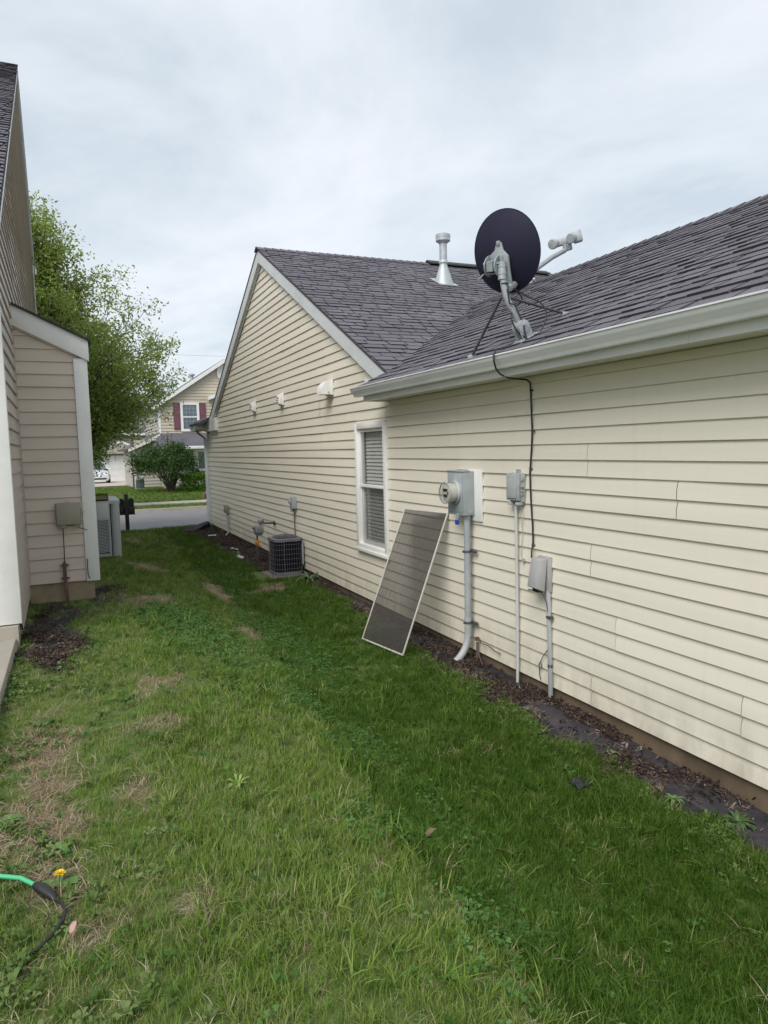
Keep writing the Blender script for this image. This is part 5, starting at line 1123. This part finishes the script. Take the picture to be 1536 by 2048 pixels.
weed('weed_plant', 'wide-leaved weed in the thin grass at the left edge below the patio', -.30, 2.98, 9, .06, .013, 5, lift=.03)
weed('weed_plant', 'low broad weed in the grass just behind the dandelion', -.12, 2.66, 8, .045, .011, 6, lift=.03)
weed('weed_plant', 'yellowish weed tuft standing in the middle of the lawn', .56, 2.85, 14, .04, .007, 8, M('yellow_green_leaf', (0.18,0.27,0.05), .2, 20, .5), .07)
x, y = -.112, 2.45; z = float(gz(x, y))
DN = thing('dandelion', 'single yellow dandelion flower in the grass near the green cord', 'flower', (x,y,z))
m = MB(); m.tube([(x,y,z),(x+.004,y-.003,z+.045)], .0022, 6); m.build('stem', plantgreen, DN)
m = MB(); rn = random.Random(3); hc = Vector((x+.004,y-.004,z+.050))
for ring, cnt_, L, el_ in ((0,22,.019,12),(1,18,.015,32),(2,12,.010,58)):
    for i in range(cnt_):
        t = 2*math.pi*(i+.5*ring)/cnt_+rn.uniform(-.08,.08); e_ = R(el_+rn.uniform(-6,6)); d = Vector((math.cos(t)*math.cos(e_), math.sin(t)*math.cos(e_), math.sin(e_))); s_ = Vector((-math.sin(t),math.cos(t),0))
        m.add([hc-s_*.0008, hc+s_*.0008, hc+d*L+s_*.0016, hc+d*L-s_*.0016], [(0,1,2,3)])
m.build('petals', petal_m, DN)
for i in range(7):
    t = rn.uniform(0, 6.28); m = MB(); leaf_blade(m, (x,y,z+.012), (math.cos(t),math.sin(t),0), rn.uniform(.05,.08), .011, .02); m.build('leaf', plantgreen, DN, smooth=60)
# cord
CD = thing('extension_cord', 'bright green cord with black plug and thin black cable lying in the grass', 'cord', (-.14,2.35,.46))
def gp(x, y, h=.018): return Vector((x, y, float(gz(x, y))+h))
m = MB(); m.tube([gp(-.60,2.62,.03),gp(-.42,2.585,.035),gp(-.29,2.53,.035),gp(-.225,2.49,.034),gp(-.175,2.435,.03)], .0075, 10); m.build('green_cord', green_p, CD, smooth=60)
m = MB(); m.tube([gp(-.183,2.442,.03),gp(-.172,2.43,.03),gp(-.16,2.413,.03),gp(-.152,2.40,.029)], [.010,.015,.018,.016], 10); m.build('socket', black_p, CD, smooth=50)
m = MB(); m.tube([gp(-.151,2.399,.029),gp(-.140,2.382,.028),gp(-.127,2.36,.026),gp(-.121,2.345,.024)], [.018,.016,.012,.007], 10); m.build('plug', black_p, CD, smooth=50)
m = MB(); m.tube([gp(-.121,2.347,.026),gp(-.102,2.31,.03),gp(-.091,2.26,.034),gp(-.097,2.21,.032),gp(-.122,2.16,.026),gp(-.16,2.125,.018),gp(-.205,2.105,.012),gp(-.26,2.095,.008),gp(-.36,2.10,.004)], .0056, 8); m.build('black_cable', black_p, CD, smooth=60)
def flatleaf(name, x, y, L, Wd, mat, label, cat, ang, h=.035):
    m = MB(); leaf_blade(m, gp(x, y, h), (math.cos(ang),math.sin(ang),0), L, Wd, .02, .2, 6, .4); o = m.build(name, mat, None, smooth=60); tag(o, label, cat); return o
flatleaf('fallen_leaf', -.075, 2.10, .035, .009, pinkleaf, 'small dry pink leaf lying in the grass right of the black cable', 'leaf', 1.2, .05)
flatleaf('fallen_leaf', 1.28, 2.55, .05, .016, browndead, 'curled brown dead leaf on the dark grass in the lower middle', 'leaf', .4, .06)
BP = thing('plastic_scrap', 'crumpled black plastic scrap in the grass beside the mulch strip', 'scrap', (2.58,3.16,-.05))
m = MB(); vs = []; rn = random.Random(9)
for j in range(5):
    for i in range(6): vs.append((2.53+.022*i+rn.uniform(-.006,.006), 3.11+.025*j+rn.uniform(-.006,.006), float(gz(2.58,3.16))+.035+rn.uniform(0,.03)))
m.add(vs, [(j*6+i,j*6+i+1,(j+1)*6+i+1,(j+1)*6+i) for j in range(4) for i in range(5)]); m.build('sheet', black_p, BP)
# landscape fabric showing through the mulch
for (y0_, y1_, nm) in ((2.2,4.75,0),(5.7,8.4,1)):
    yy = np.arange(y0_, y1_, .08); vs = []; k1 = 7
    for y in yy:
        fade = min(1, (y-y0_)/.25, (y1_-y)/.25); xa = float(bed_edge(y))+.05+.05*math.sin(y*5)+.12*(1-fade); xb = 3.255
        for i in range(k1+1):
            x = xa+(xb-xa)*i/k1; vs.append((x, y, float(gz(x,y))+.014+.008*math.sin(x*33+y*9)*math.sin(y*11)+.005*math.sin(x*75-y*31)+random.uniform(-.002,.002)-(.02 if i in (0,) else 0)-(.025*(fade < .3))))
    m = MB(); m.add(vs, [(j*(k1+1)+i,j*(k1+1)+i+1,(j+1)*(k1+1)+i+1,(j+1)*(k1+1)+i) for j in range(len(yy)-1) for i in range(k1)]); o = m.build('landscape_fabric', fabric_m, None, smooth=60); o['kind'] = 'structure'
# power line and a bird
PL = thing('power_line', 'thin overhead wire crossing the sky left of the far gable', 'wire', (4,48,7))
for dz in (0,):
    m = MB(); m.tube([(-30+i*5,50,8.4+dz+.0012*(-30+i*5-10)**2) for i in range(17)], .006, 4, cap=False); m.build('wire', dark_steel, PL)
BD = thing('bird', 'tiny distant bird gliding in the pale sky above the far house', 'bird', (7.92,60,13.76))
m = MB(); m.tube([(7.80,60,13.76),(7.92,60,13.77),(8.06,60,13.76)], [.01,.05,.015], 6); m.build('body', grey_plastic, BD)
for s_ in (-1,1): m = MB(); m.add([(7.88,60,13.78),(7.98,60,13.78),(8.02,60+s_*.35,13.84),(7.96,60+s_*.36,13.84)], [(0,1,2,3)]); m.build('wing', grey_plastic, BD)

# ================================================================== GRASS, CLOVER, MULCH (uncountable)
def tuft(name, kind, seed, mat):
    rn = random.Random(seed); vs = []; fs = []
    def blade(bx, by, h, w, th, lean, z0=0, n=3):
        d = (math.cos(th), math.sin(th)); s_ = (-d[1], d[0]); b = len(vs)
        for i in range(n):
            t = i/n; ww = w*(1-.55*t); o_ = lean*h*t*t; z = z0+h*(t-.25*lean*t*t)
            vs.append((bx+d[0]*o_-s_[0]*ww, by+d[1]*o_-s_[1]*ww, z)); vs.append((bx+d[0]*o_+s_[0]*ww, by+d[1]*o_+s_[1]*ww, z))
        vs.append((bx+d[0]*lean*h, by+d[1]*lean*h, z0+h*(1-.3*lean)))
        for i in range(n-1): a = b+2*i; fs.append((a,a+1,a+3,a+2))
        fs.append((b+2*n-2, b+2*n-1, b+2*n))
    if kind == 'grass':
        for i in range(13):
            blade(rn.gauss(0,.015), rn.gauss(0,.015), rn.uniform(.026,.058), rn.uniform(.0009,.0016), rn.uniform(0,6.28), abs(rn.gauss(.5,.35)))
    elif kind == 'coarse':
        for i in range(7):
            blade(rn.gauss(0,.010), rn.gauss(0,.010), rn.uniform(.045,.085), rn.uniform(.0017,.0028), rn.uniform(0,6.28), abs(rn.gauss(.75,.35)), 0, 4)
    elif kind == 'straw':
        for i in range(9):
            blade(rn.gauss(0,.022), rn.gauss(0,.022), rn.uniform(.018,.05), rn.uniform(.0008,.0015), rn.uniform(0,6.28), rn.uniform(.9,2.2), .004)
    elif kind == 'clover':
        for i in range(5):
            bx, by, h = rn.gauss(0,.018), rn.gauss(0,.018), rn.uniform(.026,.046); a0 = rn.uniform(0,6.28); tx, ty = rn.gauss(0,.25), rn.gauss(0,.25)
            for k in range(3):
                t = a0+k*2.094; r_ = rn.uniform(.0042,.0068); cx_, cy_ = bx+math.cos(t)*r_*1.02, by+math.sin(t)*r_*1.02; b = len(vs)
                for j in range(6): u_ = t+j*1.047; px, py = cx_+math.cos(u_)*r_, cy_+math.sin(u_)*r_; vs.append((px, py, h+(px-bx)*tx+(py-by)*ty))
                fs.append(tuple(range(b, b+6)))
    elif kind == 'weed':
        for i in range(6):
            t = i*1.047+rn.uniform(-.3,.3); L = rn.uniform(.014,.032); w = L*rn.uniform(.2,.3); h = rn.uniform(.012,.03); b = len(vs); d = (math.cos(t), math.sin(t)); s_ = (-d[1], d[0])
            for f_, ww, zz in ((.1,.15,.2),(.35,.85,.7),(.65,1,1),(.9,.5,.95)):
                vs.append((d[0]*L*f_-s_[0]*w*ww, d[1]*L*f_-s_[1]*w*ww, h*zz+w*.2)); vs.append((d[0]*L*f_+s_[0]*w*ww, d[1]*L*f_+s_[1]*w*ww, h*zz+w*.2))
            vs.append((d[0]*L, d[1]*L, h*.85)); fs += [(b,b+1,b+3,b+2),(b+2,b+3,b+5,b+4),(b+4,b+5,b+7,b+6),(b+6,b+7,b+8)]
    elif kind == 'chip':
        for i in range(4):
            m_ = MB(); L, w, h = rn.uniform(.005,.016), rn.uniform(.0015,.0042), rn.uniform(.0008,.0025); m_.xf = Matrix.Translation((rn.gauss(0,.02),rn.gauss(0,.02),rn.uniform(.003,.010))) @ Matrix.Rotation(rn.uniform(0,6.28),4,'Z') @ Matrix.Rotation(rn.uniform(-.5,.5),4,'Y'); m_.box(-L,L,-w,w,-h,h)
            b = len(vs); vs.extend(m_.v); fs.extend([tuple(q+b for q in f_) for f_ in m_.f])
    me = bpy.data.meshes.new(name); me.from_pydata(vs, [], fs); me.materials.append(mat); return bpy.data.objects.new(name, me)
def scatter(name, P, scale, kind, mats, idx, label, tilt=.15):
    """P: n x 3 points; idx: which variant; one object whose geometry nodes put a tuft on every point"""
    n = len(P); col = bpy.data.collections.new(name+'_tufts'); objs = []
    for i, (k_, m_) in enumerate(mats):
        o = tuft('%s_tuft_%02d' % (name, i), k_, 100+i, m_); col.objects.link(o)
    me = bpy.data.meshes.new(name); me.vertices.add(n); me.vertices.foreach_set('co', np.asarray(P, np.float32).ravel())
    rot = np.stack([rng.normal(0,tilt,n), rng.normal(0,tilt,n), rng.uniform(0,6.283,n)], -1).astype(np.float32)
    a = me.attributes.new('rot', 'FLOAT_VECTOR', 'POINT'); a.data.foreach_set('vector', rot.ravel())
    a = me.attributes.new('scl', 'FLOAT', 'POINT'); a.data.foreach_set('value', np.asarray(scale, np.float32))
    a = me.attributes.new('var', 'INT', 'POINT'); a.data.foreach_set('value', np.asarray(idx, np.int32))
    o = bpy.data.objects.new(name, me); COL.objects.link(o); o['kind'] = 'stuff'; o['label'] = label; o['category'] = name.replace('_',' ')
    g = bpy.data.node_groups.new(name, 'GeometryNodeTree')
    g.interface.new_socket('Geometry', in_out='INPUT', socket_type='NodeSocketGeometry'); g.interface.new_socket('Geometry', in_out='OUTPUT', socket_type='NodeSocketGeometry')
    gi, go = g.nodes.new('NodeGroupInput'), g.nodes.new('NodeGroupOutput'); ip = g.nodes.new('GeometryNodeInstanceOnPoints'); ci = g.nodes.new('GeometryNodeCollectionInfo')
    ci.inputs['Collection'].default_value = col; ci.inputs['Separate Children'].default_value = True; ci.inputs['Reset Children'].default_value = True
    def na(nm, t): q = g.nodes.new('GeometryNodeInputNamedAttribute'); q.data_type = t; q.inputs['Name'].default_value = nm; return q.outputs['Attribute']
    L = g.links.new; L(gi.outputs[0], ip.inputs['Points']); L(ci.outputs[0], ip.inputs['Instance']); ip.inputs['Pick Instance'].default_value = True
    L(na('var','INT'), ip.inputs['Instance Index']); L(na('scl','FLOAT'), ip.inputs['Scale'])
    e2 = g.nodes.new('FunctionNodeEulerToRotation'); L(na('rot','FLOAT_VECTOR'), e2.inputs[0]); L(e2.outputs[0], ip.inputs['Rotation'])
    L(ip.outputs[0], go.inputs[0]); md = o.modifiers.new('scatter', 'NODES'); md.node_group = g; return o
def cloud(n, x0, x1, y0, y1):
    return rng.uniform(x0,x1,n), rng.uniform(y0,y1,n)
GX, GY = [], []
for (y0_, y1_, x0_, x1_, dens) in ((1.0,3.2,-.75,3.2,1900),(3.2,5.5,-.6,3.1,1300),(5.5,9,-.45,3.1,800),(9,14,-.5,3.2,480),(14,21.1,-3,3.6,260)):
    a_, b_ = cloud(int(dens*(y1_-y0_)*(x1_-x0_)), x0_, x1_, y0_, y1_); GX.append(a_); GY.append(b_)
GX, GY = np.concatenate(GX), np.concatenate(GY)
def solid(X, Y):  # places taken by slabs, walls, the bump-out
    return ((X < -.42) & (Y < 5.9)) | ((X < -.40) & (Y < 15.9) & (Y > 5.6)) | ((X < .2) & (Y > 7.3) & (Y < 9.2)) | ((X > -.3) & (X < .7) & (Y > 11.45) & (Y < 12.45)) | ((X > 2.5) & (Y > 10.28) & (Y < 11.14)) | ((X > 3.2) & (Y < 18.7))
bv, dv = bare(GX, GY), bed(GX, GY); keep = ~solid(GX, GY) & (rng.uniform(size=len(GX)) > np.maximum(bv*1.05, dv*1.02))
GX, GY, bv, dv = GX[keep], GY[keep], bv[keep], dv[keep]
mow = np.interp(GY, [0,2,3,5,8,14,20], [1.06,1.10,1.18,1.40,1.68,1.9,2.2])+(vnoise(GX, GY, .3, 31)-.5)*.16
right = ss(GX-mow, -.10, .13)
nz1, nz2 = vnoise(GX, GY, .5, 41), vnoise(GX, GY, .13, 42)
pdeep = np.clip(right*.90+.12+((nz1-.5)*.5+.22*ss(GY,3.2,5.5)*ss(GX,.2,.6))*(1-right)-right*.25*(vnoise(GX,GY,.28,44) > .72)+(GY > 6)*.12, .03, .98)
deep = rng.uniform(size=len(GX)) < pdeep
pstraw = np.clip(.015+.07*(1-right)*(nz2 > .6)+bv*.5+.22*ss(.25-GX, 0, .7)*nz2+dv*.4, 0, .8)
isst = rng.uniform(size=len(GX)) < pstraw
# mats: 0-2 light, 3-5 deep, 6-7 straw
var = np.where(isst, 6+rng.integers(0,2,len(GX)), np.where(deep, 3+rng.integers(0,3,len(GX)), rng.integers(0,3,len(GX))))
co = (rng.uniform(size=len(GX)) < .02+.09*ss(vnoise(GX, GY, .2, 47), .6, .8)) & (GY < 8); var = np.where(co, np.where(deep, 9, 8), var)
far = ss(GY, 4, 16)
sc_g = rng.uniform(.65,1.25,len(GX))*(.80+.45*nz1+.25*right)*(1-.45*bv)*(1+.35*far)
sc_g *= np.where(GX < .25, .8, 1.0)
P = np.stack([GX, GY, gz(GX, GY)-.003], -1)
scatter('grass', P, sc_g, 'grass', [('grass',grass_light)]*3+[('grass',grass_deep)]*3+[('straw',straw)]*2+[('coarse',grass_light),('coarse',grass_deep)], var, 'short mown grass covering the lawn between the two houses')
# clover band along the swale and weedy left strip
a_, b_ = cloud(75000, -.5, 3.0, 1.2, 12.0)
pc = .0+1.0*np.exp(-((a_-(np.interp(b_,[1,3,5,8,12],[1.35,1.36,1.55,1.9,2.1])))/.26)**2)*ss(vnoise(a_, b_, .33, 51), .42, .68)
pc += .55*np.exp(-((a_-.95)/.28)**2-((b_-5.6)/.9)**2)+.7*np.exp(-((a_-.75)/.25)**2-((b_-6.3)/.6)**2)+.4*np.exp(-((a_-1.9)/.3)**2-((b_-6.3)/.8)**2)+.02
kp = (rng.uniform(size=len(a_)) < pc) & ~solid(a_, b_) & (bed(a_, b_) < .3) & (bare(a_, b_) < .4); a_, b_ = a_[kp], b_[kp]
scatter('clover', np.stack([a_, b_, gz(a_, b_)+.002], -1), rng.uniform(.6,1.05,len(a_)), 'clover', [('clover',clover_m)]*4, rng.integers(0,4,len(a_)), 'patches of clover among the grass along the dip in the lawn', .2)
a_, b_ = cloud(9000, -.6, .9, 1.2, 6.0); pw = .55*ss(.35-a_, 0, .8)*ss(vnoise(a_, b_, .22, 61), .35, .62)+.02
a2, b2 = cloud(9000, 2.55, 3.15, 1.6, 9.5); a_ = np.concatenate([a_, a2]); b_ = np.concatenate([b_, b2]); pw = np.concatenate([pw, .8*np.exp(-((a2-bed_edge(b2)+.02)/.13)**2)*ss(vnoise(a2,b2,.2,62),.3,.6)])
kp = (rng.uniform(size=len(a_)) < pw) & ~solid(a_, b_) & (bed(a_, b_) < .8); a_, b_ = a_[kp], b_[kp]
scatter('broadleaf_weeds', np.stack([a_, b_, gz(a_, b_)+.004], -1), rng.uniform(.6,1.25,len(a_)), 'weed', [('weed',weed_m)]*4, rng.integers(0,4,len(a_)), 'low broad-leaved weeds in the thin grass at the left', .2)
# dead straw thatch in the bare patches
a_, b_ = cloud(42000, -.6, 3.25, 1.2, 11); bb = bare(a_, b_)
kp = (rng.uniform(size=len(a_)) < np.clip(bb*1.1+.45*np.exp(-((a_-bed_edge(b_)-.02)/.14)**2)*ss(vnoise(a_,b_,.3,77),.3,.7)+.05*(a_ > bed_edge(b_))+.03*(a_ < .4), 0, 1)) & ~solid(a_, b_); a_, b_ = a_[kp], b_[kp]
scatter('dead_grass', np.stack([a_, b_, gz(a_, b_)+.001], -1), rng.uniform(.6,1.2,len(a_)), 'straw', [('straw',straw)]*4, rng.integers(0,4,len(a_)), 'dry straw-coloured dead grass lying in the worn patches', .12)
# mulch
a_, b_ = cloud(70000, 2.4, 3.27, 1.5, 18.8); a2, b2 = cloud(9000, -.42, .5, 4.9, 8.3); a_ = np.concatenate([a_, a2]); b_ = np.concatenate([b_, b2])
dd = bed(a_, b_); kp = (rng.uniform(size=len(a_)) < dd*(.04+.96*ss(vnoise(a_, b_, .3, 71)+.25*((b_ > 4.7) & (b_ < 6))+.2*(b_ > 9), .48, .72))) & ~((a_ < .2) & (b_ > 7.3)) & ~((a_ > 2.5) & (b_ > 10.28) & (b_ < 11.14)); a_, b_ = a_[kp], b_[kp]
scatter('mulch', np.stack([a_, b_, gz(a_, b_)+.012], -1), rng.uniform(.7,1.5,len(a_)), 'chip', [('chip',chip_m)]*5, rng.integers(0,5,len(a_)), 'dark bark mulch strip along the foot of the cream wall', .25)
# lawn across the street
a_, b_ = cloud(16000, -1, 9, 28.25, 42); kp = ~((b_ > 29.9) & (b_ < 31.4)) & ~((a_ > 3.0) & (b_ > 39.9)) & ~((a_ > 4.4) & (b_ > 38.4)); a_, b_ = a_[kp], b_[kp]
scatter('far_grass', np.stack([a_, b_, gz(a_, b_)], -1), rng.uniform(1.3,2.2,len(a_)), 'grass', [('grass',grass_light)]*2+[('grass',grass_deep)]*3, rng.integers(0,5,len(a_)), 'mown lawn in front of the house across the street')
